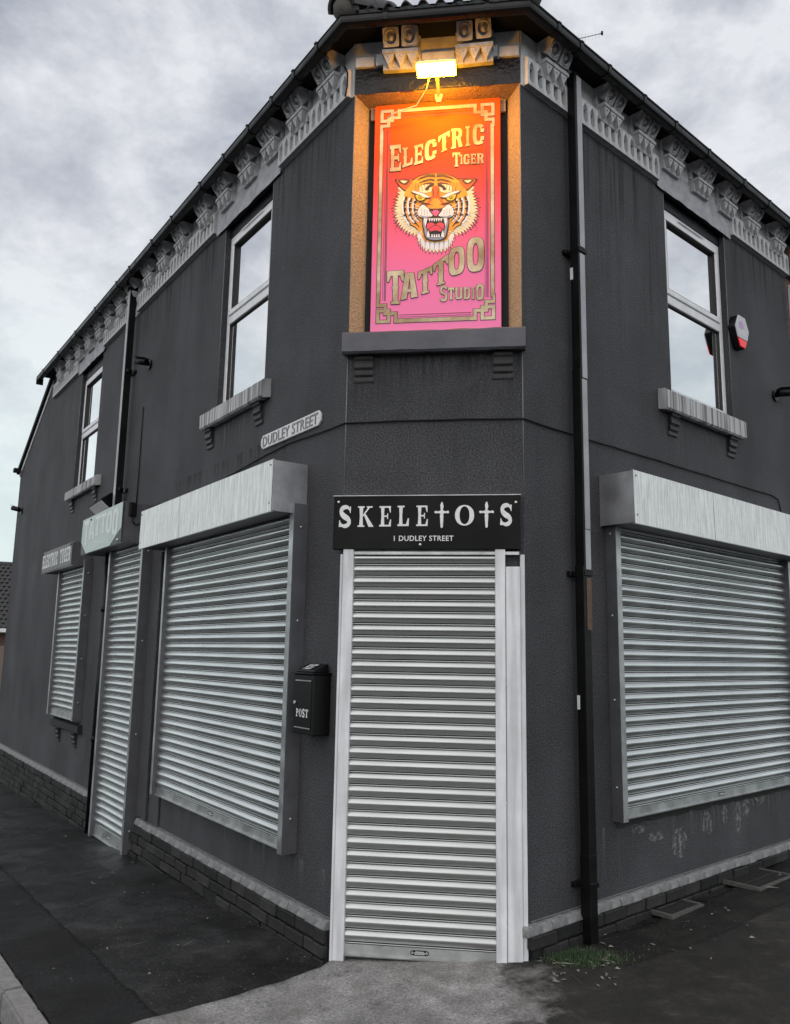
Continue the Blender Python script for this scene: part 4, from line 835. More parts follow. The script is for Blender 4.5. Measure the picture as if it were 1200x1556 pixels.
MB().box(-.02, .029, .0446, .0462, 1.78, 2.09).build('worn_paint', M['worn'], dp)
MB().box(-.046, -.0455, -.02, .0, 1.32, 1.4).build('sticker', M['white'], dp)
MB().box(-.032, -.028, -.02, .0, 4.0, 4.08).build('sticker', M['white'], dp)
# round pipe on the long wall, broken at the side door's sign box
dq = thing('downpipe', 'black upper downpipe above the side door sign on the long wall', 'downpipe', FL, (-4.4, .07, 3.0), 'downpipes')
MB().box(-.035, .035, -.025, .045, .02, 2.47).build('pipe_section', M['pipe'], dq, bevel=.003); MB().box(-.033, .033, .0455, .048, .02, 2.44).build('sheen_strip', M['pale'], dq)  # thin front strip is painted sky sheen
MB().tube([(0, -.03, 2.52), (0, -.02, 2.44)], .05, 12).build('pipe_head', M['pipe'], dq)
for z in (.22, 1.5): 
    mb = MB().tube([(0, 0, z), (0, 0, z+.05)], .045, 12); mb.box(-.08, .08, -.07, -.05, z+.01, z+.04); mb.build('pipe_clip', M['pipe'], dq)
dr_ = thing('downpipe', 'black lower downpipe running down beside the side door to the ground', 'downpipe', FL, (-4.62, .06, -.2), 'downpipes')
MB().tube([(0, 0, 2.85), (0, 0, 0)], .036, 12).build('pipe_section', M['pipe'], dr_)
for z in (.9, 2.2): MB().tube([(0, 0, z), (0, 0, z+.05)], .045, 12).build('pipe_clip', M['pipe'], dr_)

# ================================================================== SIGNS
# black shop sign over the corner door
sg = thing('shop_sign', 'black shop sign with white gothic lettering over the corner shutter', 'sign', FC, (-.034, .0, 2.218))
MB().box(-.543, .543, .0, .058, 0, .312).build('sign_board', M['signblack'], sg, bevel=.002)
MB().box(-.546, .546, 0, .062, .3125, .317).build('sign_trim', M['guide'], sg)
art = Art(lambda x, z: (x, z), .0592)
gl = [('S', -.513, -.433, .13, .252), ('K', -.4, -.31, .13, .252), ('E', -.272, -.196, .132, .252), ('L', -.165, -.093, .134, .254), ('E', -.055, .018, .134, .254), ('+', .05, .137, .138, .254), ('O', .17, .28, .138, .254), ('+', .307, .394, .138, .254), ('S', .425, .5, .138, .258)]
for ch, a, b, c, e in gl: art.polys(glyph_quad(gothic(ch), a, b, e, e, c, c), 'white', 0)
art.build('lettering', sg)
put_text('1 DUDLEY STREET', -.183, .162, .047, .078, .0592, M['white'], sg, bold=.012, spacing=1.08)
for x, z in ((-.515, .278), (.518, .27), (-.03, .026)): MB().sphere((x, -.058, z), .0085, 10, 5, sc=(1, .5, 1)).build('screw', M['screw'], sg)

# pink tattoo-studio board in the recess
bs = thing('studio_sign_board', 'pink illustrated tattoo studio board lit by the lamp above', 'sign', FC, (0, -.075, 3.585))
BX0, BX1, BZ0, BZ1 = -.408, .406, 0, 1.578
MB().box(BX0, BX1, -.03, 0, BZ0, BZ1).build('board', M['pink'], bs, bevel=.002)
def bu(u, v): return (BX0+(BX1-BX0)*u, BZ1-(BZ1-.035)*v)
def z5(x, y, oy=140):
    px = 560+x/5.4545; py = oy+y/5.4545
    xl = 569.3-(py-163)*.01577; xr = 760+(py-150.7)*.0029; u = (px-xl)/(xr-xl); yt = 163-12.3*u; yb = 499-5*u; v = (py-yt)/(yb-yt)
    return bu(u, v+.038*v*(1-v))
def z6(x, y): return z5(x, y, 330)
art = Art(bu, .0006)
def rect(u0, v0, u1, v1, m, l): art.poly([(u0, v0), (u1, v0), (u1, v1), (u0, v1)], m, l)
ar = .814/1.543          # width over height: v-lengths shrink by this
def band(u0, v0, u1, v1, l=0):
    o = .0045; rect(u0-o, v0-o*ar, u1+o, v1+o*ar, 'ink', l); rect(u0, v0, u1, v1, 'gold', l+2)
t = .026; tv = t*ar; e0, e1, f0, f1 = .042, .958, .022, .978
for s0, s1 in ((0, 0), (1, 0), (0, 1), (1, 1)):
    U = lambda u: 1-u if s0 else u
    V = lambda v: 1-v if s1 else v
    def bb(u0, v0, u1, v1):
        a, b = sorted((U(u0), U(u1))); c, d = sorted((V(v0), V(v1))); band(a, c, b, d)
    # two interlocked squares
    bb(.045, .022, .045+t, .082); bb(.045, .022, .155, .022+tv); bb(.129, .022, .155, .082); bb(.045, .082-tv, .155, .082)
    bb(.1, .055, .1+t, .105); bb(.045, .105-tv, .126, .105); bb(.1, .055, .21, .055+tv); bb(.184, .022, .21, .055+tv); bb(.045, .105-tv, .045+t*.8, .13)
for u in (.045, 1-.045-.032): band(u, .118, u+.026, 1-.118)
for v in (.022, 1-.022-.016): band(.2, v, .8, v+.016)
for u in (.105, .892): rect(u-.002, .118, u+.002, .882, 'ink', 1); rect(u-.014, .118, u-.011, .882, 'mauve', 1); rect(u+.006, .118, u+.012, .882, 'mauve', 1)
for v in (.052, .945): rect(.225, v-.001, .775, v+.001, 'ink', 1); rect(.225, v+.008, .775, v+.01, 'mauve', 1)
art.build('border_print', bs)
def words(name, L, fn, m='gold', ow=5):
    a = Art(fn, .0006)
    for ch, x0, x1, tl, tr, bl, br_ in L:
        q = glyph_quad(slab(ch), x0, x1, tl, tr, bl, br_)
        for k in range(8):
            dx, dy = ow*math.cos(k*math.pi/4), ow*math.sin(k*math.pi/4); a.polys([[(x+dx, y+dy) for x, y in p] for p in q], 'ink', k % 3)
        a.polys(q, m, 4)
    a.build(name, bs)
words('lettering', [('E', 178, 272, 455, 447, 672, 664), ('L', 284, 368, 475, 465, 640, 612), ('E', 382, 456, 458, 440, 620, 598), ('C', 470, 570, 430, 395, 592, 560), ('T', 584, 676, 385, 335, 530, 480), ('R', 690, 782, 322, 310, 488, 468), ('I', 800, 850, 302, 296, 470, 458), ('C', 866, 962, 285, 278, 456, 450)], z5)
words('lettering', [('T', 700, 765, 518, 516, 636, 632), ('I', 762, 786, 536, 534, 616, 614), ('G', 790, 844, 532, 530, 618, 614), ('E', 850, 892, 530, 528, 614, 610), ('R', 898, 956, 526, 524, 612, 608)], z5, ow=3.5)
words('lettering', [('T', 162, 300, 455, 445, 724, 720), ('A', 276, 416, 476, 462, 690, 664), ('T', 420, 536, 462, 412, 652, 622), ('T', 544, 668, 402, 316, 584, 548), ('O', 670, 800, 272, 246, 505, 468), ('O', 820, 958, 190, 172, 470, 456)], z6)
words('lettering', [('S', 600, 660, 576, 574, 706, 702), ('T', 664, 716, 592, 590, 690, 688), ('U', 724, 782, 592, 590, 688, 686), ('D', 792, 848, 590, 588, 688, 686), ('I', 856, 884, 590, 588, 688, 686), ('O', 892, 956, 566, 562, 696, 692)], z6, ow=3.5)

# the tiger's head: layered shapes traced in the board's own plane
tg = Art(z5, .0006); CX = 562
def mir(p): return [(2*CX-x, y-.012*(x-CX)*0) for x, y in p]
def both(p, m, l): tg.poly(p, m, l); tg.poly(mir(p)[::-1], m, l)
def blob(cx, cy, rx, ry, n=18, rot=0):
    c, s = math.cos(rot), math.sin(rot); return [(cx+rx*math.cos(a)*c-ry*math.sin(a)*s, cy+rx*math.cos(a)*s+ry*math.sin(a)*c) for a in [2*math.pi*i/n for i in range(n)]]
def smooth(pts, k=4):
    out = []; n = len(pts)
    for i in range(n):
        p0, p1, p2, p3 = [Vector(pts[(i+j) % n]) for j in (-1, 0, 1, 2)]
        for q in range(k):
            t_ = q/k; out.append(tuple(.5*((2*p1)+(p2-p0)*t_+(2*p0-5*p1+4*p2-p3)*t_**2+(3*p1-p0-3*p2+p3)*t_**3)))
    return out
def spiky(pts, amp, step, lean=(0, 0)):
    out = []; c = Vector((CX, 980))
    for i in range(len(pts)-1):
        a, b = Vector(pts[i]), Vector(pts[i+1]); n = max(1, round((b-a).length/step))
        for j in range(n):
            p = a.lerp(b, j/n); m_ = a.lerp(b, (j+.5)/n); o = (m_-c).normalized()
            out += [tuple(p), tuple(m_+o*amp*rnd(.8, 1.2)+Vector(lean))]
    out.append(tuple(pts[-1])); return out
def line(pts, w0, m, l, w1=None):
    n = len(pts); w1 = w0 if w1 is None else w1
    for q in stroke(pts, [w0+(w1-w0)*i/(n-1) for i in range(n)]): tg.poly(q, m, l)
def bline(pts, w0, m, l, w1=None): line(pts, w0, m, l, w1); line(mir(pts), w0, m, l, w1)
# fur ruff: dark spikes, then cream spikes inside
side = [(270, 800), (262, 860), (240, 930), (232, 1000), (248, 1070), (290, 1125), (350, 1165), (410, 1180)]
chin = [(410, 1180), (425, 1240), (470, 1300), (CX, 1322)]
half = spiky(side, 40, 26, (-5, 10)) + spiky(chin, 32, 28, (0, 10)); half2 = spiky(side, 26, 26, (-4, 8)) + spiky(chin, 20, 28, (0, 7))
tg.poly([(CX, 760), (300, 790)] + half + mir(half)[::-1] + [(2*CX-300, 790)], 'ink', 0)
tg.poly([(CX, 770), (310, 800)] + [(x+(CX-x)*.02, y) for x, y in half2] + [(x+(CX-x)*.02, y) for x, y in mir(half2)[::-1]] + [(2*CX-310, 800)], 't_cream', 1)
tg.poly([(CX, 1120)] + [(x, y) for x, y in spiky([(415, 1190), (432, 1240), (474, 1292), (CX, 1312)], 12, 22, (0, 5))] + [(x, y) for x, y in mir(spiky([(415, 1190), (432, 1240), (474, 1292), (CX, 1312)], 12, 22, (0, 5)))[::-1]], 't_white', 2)
# ears
both(smooth([(222, 732), (300, 728), (385, 735), (350, 800), (310, 835), (262, 800), (238, 765)]), 'ink', 2)
both(smooth([(236, 740), (300, 736), (372, 742), (340, 796), (306, 822), (268, 792)]), 't_deep', 3)
both(smooth([(244, 742), (300, 738), (350, 744), (318, 780), (286, 778), (262, 764)]), 't_brown', 4)
both(smooth([(270, 746), (306, 748), (326, 752), (300, 768), (284, 762)]), 't_cream', 5)
for k in range(4): bline([(262+k*10, 800+k*14), (236+k*8, 812+k*18)], 7, 't_cream', 2, 1)
# skull and cheeks
head = smooth([(CX, 684), (490, 690), (420, 712), (372, 745), (330, 800), (318, 880), (330, 960), (380, 1040), (420, 1110), (430, 1190), (470, 1250), (CX, 1266)][:12], 4)[:45]
tg.poly([(CX, 684), (490, 690), (420, 712), (372, 742), (325, 795), (300, 860), (288, 940), (298, 1020), (330, 1085), (400, 1140), (440, 1190), (470, 1250), (CX, 1262)] + mir([(490, 690), (420, 712), (372, 742), (325, 795), (300, 860), (288, 940), (298, 1020), (330, 1085), (400, 1140), (440, 1190), (470, 1250)])[::-1], 't_orange', 3)
line([(372, 742), (420, 710), (490, 688), (CX, 682), (2*CX-490, 688), (2*CX-420, 710), (2*CX-372, 742)], 6, 'ink', 6)
for k in range(26):          # pale fur strokes round the ruff
    a_ = math.radians(100+k*6.2); x0, y0 = CX-300*abs(math.sin(a_))-10, 960-math.cos(a_)*215+20
    bline([(x0+22, y0-6), (x0-14, y0+rnd(4, 14))], 7, 't_white' if k % 2 else 't_cream', 4, 1)
for k in range(14): line([(440+k*19, 1225+32*math.sin(math.pi*k/13)), (436+k*19.4, 1288+38*math.sin(math.pi*k/13))], 9, 't_white' if k % 2 else 't_grey', 13 if False else 4, 1.5)
# brown stripes over the crown
both([(CX-4, 694), (490, 698), (430, 722), (404, 744), (450, 730), (500, 716), (CX-4, 720)], 't_brown', 5)
both([(CX-10, 738), (520, 730), (460, 744), (420, 768), (470, 756), (520, 746), (CX-10, 752)], 't_brown', 5)
both([(CX-14, 768), (520, 760), (470, 770), (440, 786), (490, 778), (CX-14, 780)], 't_brown', 5)
both(smooth([(440, 790), (480, 776), (530, 790), (536, 830), (500, 846), (450, 850), (420, 830)]), 't_cream', 5)
for k in range(5): bline([(400+k*26, 838-k*3), (392+k*24, 768-k*2)], 5, 'ink', 6, 1.5)
both(smooth([(478, 812), (510, 784), (546, 782), (536, 796), (512, 806), (492, 830)]), 'ink', 7)
# cream patch between the brows, nose bridge
tg.poly(smooth([(CX-28, 800), (CX+28, 800), (CX+36, 880), (CX+70, 930), (CX+84, 968), (CX+40, 990), (CX-40, 990), (CX-84, 968), (CX-70, 930), (CX-36, 880)]), 't_deep', 6)
tg.poly(smooth([(CX-20, 900), (CX+20, 900), (CX+50, 945), (CX+66, 972), (CX, 984), (CX-66, 972), (CX-50, 945)]), 't_orange', 7)
bline([(538, 820), (546, 850), (540, 884)], 8, 'ink', 8, 2)
# brows and eyes
both([(352, 832), (400, 834), (470, 852), (524, 886), (520, 898), (470, 896), (420, 872), (366, 850)], 'ink', 7)
both([(360, 834), (400, 838), (468, 858), (520, 888), (470, 890), (424, 866), (372, 846)], 't_white', 8)
both([(382, 856), (430, 868), (486, 898), (462, 918), (424, 922), (396, 900)], 'ink', 8)
both(smooth([(396, 868), (436, 876), (472, 900), (446, 914), (414, 908)]), 't_yellow', 9)
both(blob(434, 888, 17, 17), 'ink', 10); both(blob(434, 888, 12, 12), 't_yellow', 11); both(blob(434, 888, 6, 6), 't_black', 12)
both([(400, 930), (470, 930), (540, 950), (470, 944)], 'ink', 8)
# striped cheeks
for k, (xo, w_) in enumerate(((0, 26), (44, 22), (84, 16))):
    pts = [(306+xo, 880+k*12), (288+xo, 940), (290+xo, 1000), (310+xo, 1060), (342+xo, 1104-k*8)]
    bline(pts, w_, 't_white', 5, w_*.6); bline([(x+14, y) for x, y in pts], w_*.75, 't_black', 6, w_*.35)
    for q in range(3): bline([(296+xo, 920+q*55), (322+xo, 930+q*55)], 16, 't_black', 7, 6)
bline([(372, 1090), (404, 1102), (428, 1130)], 14, 't_black', 5, 4); bline([(352, 1112), (392, 1130), (420, 1160)], 10, 't_black', 5, 3)
# muzzle
both(smooth([(540, 1000), (500, 972), (460, 942), (424, 962), (404, 1010), (420, 1048), (470, 1066), (520, 1058), (548, 1034)]), 'ink', 8)
both(smooth([(536, 1002), (498, 978), (460, 950), (430, 968), (412, 1010), (426, 1042), (470, 1058), (518, 1050), (544, 1030)]), 't_white', 9)
both(smooth([(430, 1034), (480, 1046), (524, 1042), (500, 1056), (462, 1058)]), 't_grey', 10)
for k in range(4):
    for q in range(3): both(blob(448+q*22, 986+k*13+q*6, 3, 3, 6), 't_black', 11)
tg.poly([(CX-58, 982), (CX+58, 982), (CX+50, 1004), (CX+10, 1050), (CX-10, 1050), (CX-50, 1004)], 'ink', 10)
tg.poly([(CX-46, 994), (CX+46, 994), (CX+36, 1008), (CX+8, 1044), (CX-8, 1044), (CX-36, 1008)], 't_pink', 11)
both(smooth([(CX-52, 986), (CX-26, 988), (CX-20, 1004), (CX-34, 1004)]), 'ink', 12)
# open mouth
tg.poly(smooth([(450, 1062), (500, 1058), (CX, 1052), (2*CX-500, 1058), (2*CX-450, 1062), (2*CX-458, 1150), (2*CX-480, 1226), (CX, 1250), (480, 1226), (458, 1150)]), 'ink', 10)
tg.poly(smooth([(462, 1072), (CX, 1062), (2*CX-462, 1072), (2*CX-468, 1150), (2*CX-490, 1222), (CX, 1240), (490, 1222), (468, 1150)]), 't_grey', 11)
tg.poly(smooth([(482, 1078), (CX, 1070), (2*CX-482, 1078), (2*CX-488, 1150), (2*CX-508, 1208), (CX, 1218), (508, 1208), (488, 1150)]), 't_black', 12)
both(smooth([(492, 1112), (530, 1098), (CX-2, 1120), (540, 1150), (500, 1156)]), 't_red', 13)
tg.poly(smooth([(508, 1150), (CX, 1118), (2*CX-508, 1150), (2*CX-512, 1178), (CX, 1172), (512, 1178)]), 'ink', 14); tg.poly(smooth([(514, 1150), (CX, 1124), (2*CX-514, 1150), (2*CX-520, 1172), (CX, 1164), (520, 1172)]), 't_red', 15)
both([(466, 1064), (494, 1066), (488, 1100), (478, 1136), (470, 1100)], 't_white', 15); both([(492, 1222), (516, 1216), (512, 1190), (500, 1160), (494, 1190)], 't_white', 15)
for k in range(6): tg.poly([(506+k*19, 1066), (522+k*19, 1066), (516+k*19, 1090), (511+k*19, 1090)], 't_white', 15)
for k in range(4): tg.poly([(526+k*19, 1220), (542+k*19, 1220), (538+k*19, 1196), (530+k*19, 1196)], 't_white', 15)
# whiskers
for k in range(5):
    y0 = 972+k*16; bline([(430, y0), (370, y0-36+k*22), (300, y0-54+k*34)], 4, 't_white', 12, 1.5)
    bline([(252, 905+k*52), (222, 895+k*62), (190+k*14, 900+k*72)], 3.5, 'ink', 2, 1)
tg.build('tiger_emblem', bs)

# flood lamp on the lintel, lit
lp = thing('flood_lamp', 'lit amber flood lamp on the black lintel above the pink board', 'lamp', FC, (.017, .0, 5.14))
mb = MB(); mb.box(-.122, .122, .17, .27, .045, .062); mb.box(-.1, .1, .185, .255, .062, .075); mb.build('lamp_housing', M['lamphouse'], lp, bevel=.006)
MB().box(-.119, .119, .173, .267, .01, .044).build('lamp_lens', M['lens'], lp, bevel=.005)
mb = MB(); mb.prism_x([(.0, -.03), (.03, -.03), (.18, .03), (.18, .044), (.03, 0), (0, 0)], -.009, .009); mb.build('lamp_arm', M['lamphouse'], lp)
mb = MB(); mb.prism_y([(-.026, -.0), (.026, -.0), (.013, -.055), (-.013, -.055)], .012, .034); mb.build('mount_plate', M['lamphouse'], lp, bevel=.004)
MB().tube([(-.04, -.2, .01), (-.07, -.12, -.03), (-.14, -.03, -.07), (-.27, -.02, -.1), (-.33, -.01, -.13)], .0035, 6).build('lamp_cable', M['plate'], lp)

# cast street plate
pl = thing('street_name_plate', 'white cast street name plate under the left window', 'sign', FL, (-.72, 0, 3.047))
mb = MB(); c = .028; pts = [(-.43, c), (-.43+c, 0), (.43-c, 0), (.43, c), (.43, .1-c), (.43-c, .1), (-.43+c, .1), (-.43, .1-c)]
mb.prism_y(pts, 0, .016); mb.build('plate', M['plate'], pl, bevel=.003)
put_text('DUDLEY STREET', -.392, .4, .013, .087, .0162, M['platetext'], pl, depth=.004, sidemat=M['platedge'], bold=.004, spacing=1.06)
for x in (-.405, .412): MB().sphere((x, -.016, .05), .006, 8, 4).build('screw', M['screw'], pl)

# worn mint sign on the side door's box
dsn = thing('door_sign', 'worn pale mint tattoo sign on the side door shutter box', 'sign', FL, (-4.27, .254, 2.6))
mb = MB(); pts = [(-.71, .0), (.71, 0), (.71, .385), (.35, .385), (-.71, .375)]
mb.prism_y(pts, 0, .006); mb.build('sign_panel', M['mintdark'], dsn)
mb = MB(); mb.prism_y([(-.5, .0), (.36, .0), (.7, .14), (.7, .383), (.35, .383), (-.7, .373), (-.71, .13)], .0062, .0082); mb.build('mint_ground', M['mint'], dsn)
art = Art(lambda x, z: (x, z), .009)
for i, ch in enumerate('TATTOO'):
    x0 = -.62+i*.205; arc = .06*((i-2.5)/2.5)**2; art.polys(glyph_quad(slab(ch), x0, x0+.19, .35, .35, .15-arc, .15-arc), 'mintpale', 1)
art.build('lettering', dsn)
put_text('Entrance', -.2, .3, .035, .1, .0095, M['mintpale'], dsn, bold=.01)
MB().sphere((.62, -.01, .03), .014, 8, 5).build('screw', M['screw'], dsn); MB().sphere((-.35, -.01, .34), .012, 8, 5).build('screw', M['black'], dsn)
# small sign on the far box
fs_ = thing('window_sign', 'small grey sign with white capitals on the farthest shutter box', 'sign', FL, (-6.32, .205, 2.552))
MB().box(-.74, .74, 0, .006, 0, .258).build('sign_panel', M['signgrey'], fs_)
for wd, i0 in (('ELECTRIC', 0), ('TIGER', 9)):
    art = Art(lambda x, z: (x, z), .0068)
    for i, ch in enumerate(wd): art.polys(glyph_quad(slab(ch), -.7+(i+i0)*.1, -.615+(i+i0)*.1, .215, .215, .05, .05), 'white', 1)
    art.build('lettering', fs_)
for x in (-.7, .7): MB().sphere((x, -.007, .235), .012, 8, 5).build('screw', M['black'], fs_)

# ================================================================== SMALL THINGS ON THE WALLS
pb = thing('post_box', 'black wall post box beside the corner doorway', 'post box', FL, (-.205, 0, 1.15))
mb = MB().box(-.122, .122, 0, .115, 0, .345); mb.build('box_body', M['black'], pb, bevel=.006)
mb = MB(); mb.box(-.13, .13, 0, .13, .3455, .355); mb.build('rim', M['black'], pb, bevel=.003)
mb = MB(); mb.prism_x([(.012, .3552), (.108, .3552), (.108, .368), (.03, .405), (.012, .405)], -.105, .105); lid = mb.build('lid', M['black'], pb, bevel=.004)
MB().box(-.1, .1, .1155, .1175, .03, .315).build('door', M['black'], pb)
for z in (.305, .036): MB().box(-.095, .095, .1178, .1195, z, z+.006).build('door_line', M['guide'], pb)
MB().tube([(-.088, -.117, .18), (-.088, -.128, .18)], .01, 12).build('lock', M['screw'], pb)
art = Art(lambda x, z: (x, z), .1178)
for i, ch in enumerate('POST'): art.polys(glyph_quad(gothic(ch), -.078+i*.038, -.046+i*.038, .145, .145, .1, .1), 'white', 0)
art.build('lettering', pb)
put_text('POST', -.055, .055, 0, 0, 0, M['plate'], pb, bold=.03, spacing=1.05, map3=lambda a, b, dd: (-.05+.1*a, -(.103-.062*b)-.0012, .3705+.029*b+.0025))

al = thing('alarm_box', 'hexagonal pale alarm box with red strobe right of the right window', 'alarm box', FR, (2.79, 0, 4.17))
hexa = [(-.045, .0), (.045, .0), (.125, .165), (.06, .275), (-.06, .275), (-.125, .165)]
MB().prism_y(hexa, 0, .06).build('back_box', M['black'], al, bevel=.004)
mb = MB(); mb.prism_y([(x*.96, z) for x, z in [(-.085, .075), (.085, .075), (.125, .165), (.06, .275), (-.06, .275), (-.125, .165)]], .0605, .07); mb.build('cover', M['alarm'], al, bevel=.003)
mb = MB(); mb.prism_y([(-.044, .004), (.044, .004), (.08, .073), (-.08, .073)], .0605, .068); mb.build('strobe_lens', M['red'], al, bevel=.005)
mb = MB(); mb.prism_y(blob(-.02, .19, .045, .035), .0702, .071); mb.build('cover_mark', M['purple'], al)
mb = MB()
for z, a, b in ((.148, -.07, .075), (.13, -.06, .06), (.115, -.05, .05)): mb.box(a, b, .0702, .071, z, z+.006)
mb.build('cover_lines', M['white'], al)

def bullet(F, x, z, label, turn=0, tilt=-.25):
    b = thing('security_camera', label, 'camera', F, (x, 0, z), 'wall security cameras')
    MB().tube([(0, 0, 0), (0, -.02, 0)], .05, 16).build('base', M['black'], b)
    MB().tube([(0, -.02, 0), (0, -.055, .01)], .018, 10).build('arm', M['black'], b)
    rot = Matrix.Translation((0, -.07, .015)) @ Matrix.Rotation(turn, 4, 'Z') @ Matrix.Rotation(tilt, 4, 'X')
    MB().tube([(0, .04, 0), (0, -.1, 0)], [.034, .036], 14).build('housing', M['black'], b, rot)
    MB().box(-.04, .04, -.03, .13, .037, .043).build('sun_shield', M['black'], b, rot, bevel=.002)
    MB().tube([(0, -.1, 0), (0, -.106, 0)], .026, 12).build('lens', M['signblack'], b, rot)
    return b
bullet(FL, -3.87, 4.47, 'black security camera high between the left window and pipe', -1.1)
bullet(FL, -9.9, 3.76, 'black security camera near the far end of the long wall', -.8)
bullet(FR, 3.5, 3.93, 'black security camera near the right edge below the alarm box', .9, -.1)
MB_ = MB().box(-.05, .05, 0, .12, 0, .07); tag(MB_.build('vent_stub', M['soffit'], None, FL @ T(LE+.03, 0, 4.44), bevel=.008), 'dark stub outlet at the far end of the sloping verge', 'outlet')
fl2 = thing('flood_lamp', 'unlit square flood lamp on top of the side door sign box', 'lamp', FL, (-4.62, .12, 2.985))
MB().tube([(0, .05, 0), (0, 0, .08)], .015, 8).build('lamp_arm', M['black'], fl2)
rot = Matrix.Translation((0, 0, .14)) @ Matrix.Rotation(math.radians(50), 4, 'X') @ Matrix.Rotation(.25, 4, 'Z')
mb = MB(); mb.add([(-.16, -.1, -.1), (.16, -.1, -.1), (.16, -.1, .1), (-.16, -.1, .1), (-.1, .08, -.06), (.1, .08, -.06), (.1, .08, .06), (-.1, .08, .06)], [(0, 1, 2, 3), (7, 6, 5, 4), (0, 4, 5, 1), (1, 5, 6, 2), (2, 6, 7, 3), (3, 7, 4, 0)])
mb.build('lamp_housing', M['black'], fl2, rot, bevel=.006); MB().abox(-.14, .14, -.108, -.102, -.085, .085).build('lamp_glass', M['plate'], fl2, rot)

# cables
def cable(label, runs, r=.0055, cat='cable', name='cable'):
    mb = MB(); pts = [F @ Vector((x, -d, z)) for F, x, d, z in runs]; sp = []
    for i in range(len(pts)-1):
        for k in range(4): sp.append(pts[i].lerp(pts[i+1], k/4)+Vector((0, 0, -.004*math.sin(math.pi*k/4)*(pts[i+1]-pts[i]).length)))
    sp.append(pts[-1]); mb.tube(sp, r, 6)
    o = mb.build(name, M['pipe']); return tag(o, label, cat)
run = [(FL, -3.62, .02, 2.94), (FL, -3.3, .012, 2.955), (FL, -2.7, .01, 2.92), (FL, -2.2, .01, 2.925), (FL, -1.7, .01, 2.955), (FL, -1.13, .01, 2.995), (FL, -.7, .01, 3.015), (FL, -.25, .01, 2.995), (FC, -.536, .01, 2.99), (FC, -.2, .01, 2.998), (FC, .2, .01, 3.0), (FC, .536, .01, 2.997), (FR, .25, .01, 2.99), (FR, .4, .012, 2.99), (FR, .9, .01, 2.995), (FR, 1.5, .01, 3.0), (FR, 2.2, .01, 3.003), (FR, 2.8, .01, 3.005), (FR, 3.3, .01, 3.008), (FR, 3.42, .01, 2.985), (FR, 3.46, .01, 2.9), (FR, 3.46, .01, 2.77)]
cable('thin black cable clipped along the walls at first floor height', run)
cable('looped black cable hanging at the end of the side door sign box', [(FL, -3.5, .02, 2.95), (FL, -3.545, .06, 2.9), (FL, -3.545, .09, 2.8), (FL, -3.545, .13, 2.77), (FL, -3.545, .165, 2.8), (FL, -3.545, .17, 2.86)])
cable('straight black cable dropping beside the upper left downpipe', [(FL, -3.98, .01, 4.05), (FL, -3.98, .01, 3.0)], .006)
jb = thing('junction_box', 'small black junction box on the end of the side door box', 'junction box', FL, (-3.553, .17, 2.85))
mb = MB(); mb.box(-.004, .03, -.03, .04, 0, .13); mb.build('case', M['black'], jb, bevel=.006); MB().box(.03, .034, -.02, .03, .015, .115).build('cover', M['black'], jb, bevel=.002)
# cable along the eaves end of the lintel on the left wall
cable('short black cable dropping down the frieze left of the corner', [(FL, -.06, .05, 5.42), (FL, -.03, .045, 5.36), (FL, -.028, .045, 5.26), (FL, -.05, .045, 5.2)], .006)

# TV aerial on the roof behind the gutter
ta = thing('tv_aerial', 'thin television aerial above the right hand gutter', 'aerial', I4, (1.205, -3.2, 7.2))
MB().tube([(0, 0, -.6), (0, 0, .9)], .008, 8).build('mast', M['pipe'], ta)
MB().tube([(-.0, 0, .875), (.262, -.02, .905)], .005, 6).build('boom', M['guide'], ta)
for k in range(7): x = .02+k*.035; hgt = .045+.001*k; MB().tube([(x, -.002*k, .879+x*.11-hgt), (x, -.002*k, .879+x*.11+hgt)], .0013, 5).build('element', M['guide'], ta)
MB().abox(.25, .272, -.032, -.01, .885, .925).build('end_cap', M['black'], ta, bevel=.003)

# cellar gratings in the pavement
def grating(cx, cy, ang, ln, wd, label):
    g = thing('cellar_grating', label, 'grating', Matrix.Translation((cx, cy, gz(cx, cy))) @ Matrix.Rotation(ang, 4, 'Z'), (0, 0, .017), 'cellar gratings in the pavement')
    s = .045; mb = MB(); mb.abox(-ln/2, ln/2, -wd/2, wd/2, -.012, .0); mb.build('pit', M['dark'], g)
    mb = MB(); t_ = .025; mb.abox(-ln/2-t_, ln/2+t_, -wd/2-t_, -wd/2, -.012, .009); mb.abox(-ln/2-t_, ln/2+t_, wd/2, wd/2+t_, -.012, .012); mb.abox(-ln/2-t_, -ln/2, -wd/2, wd/2, -.012, .012); mb.abox(ln/2, ln/2+t_, -wd/2, wd/2, -.012, .012); mb.build('grating_frame', M['gframe'], g)
    n = 14; bm_ = MB().abox(-.006, .006, -wd/2, wd/2, .0005, .01).mesh('grating_bar', M['iron'])
    for i in range(n): link('grating_bar', bm_, g, Matrix.Translation((-ln/2+ln*(i+.5)/n, 0, 0)))
    for y in (-wd/5, wd/5): MB().abox(-ln/2, ln/2, y-.006, y+.006, .002, .008).build('cross_bar', M['iron'], g)
grating(1.42, 1.0, B_, .34, .26, 'small iron cellar grating nearest the black downpipe'); grating(2.12, 1.72, B_, .5, .36, 'larger iron cellar grating towards the right edge')

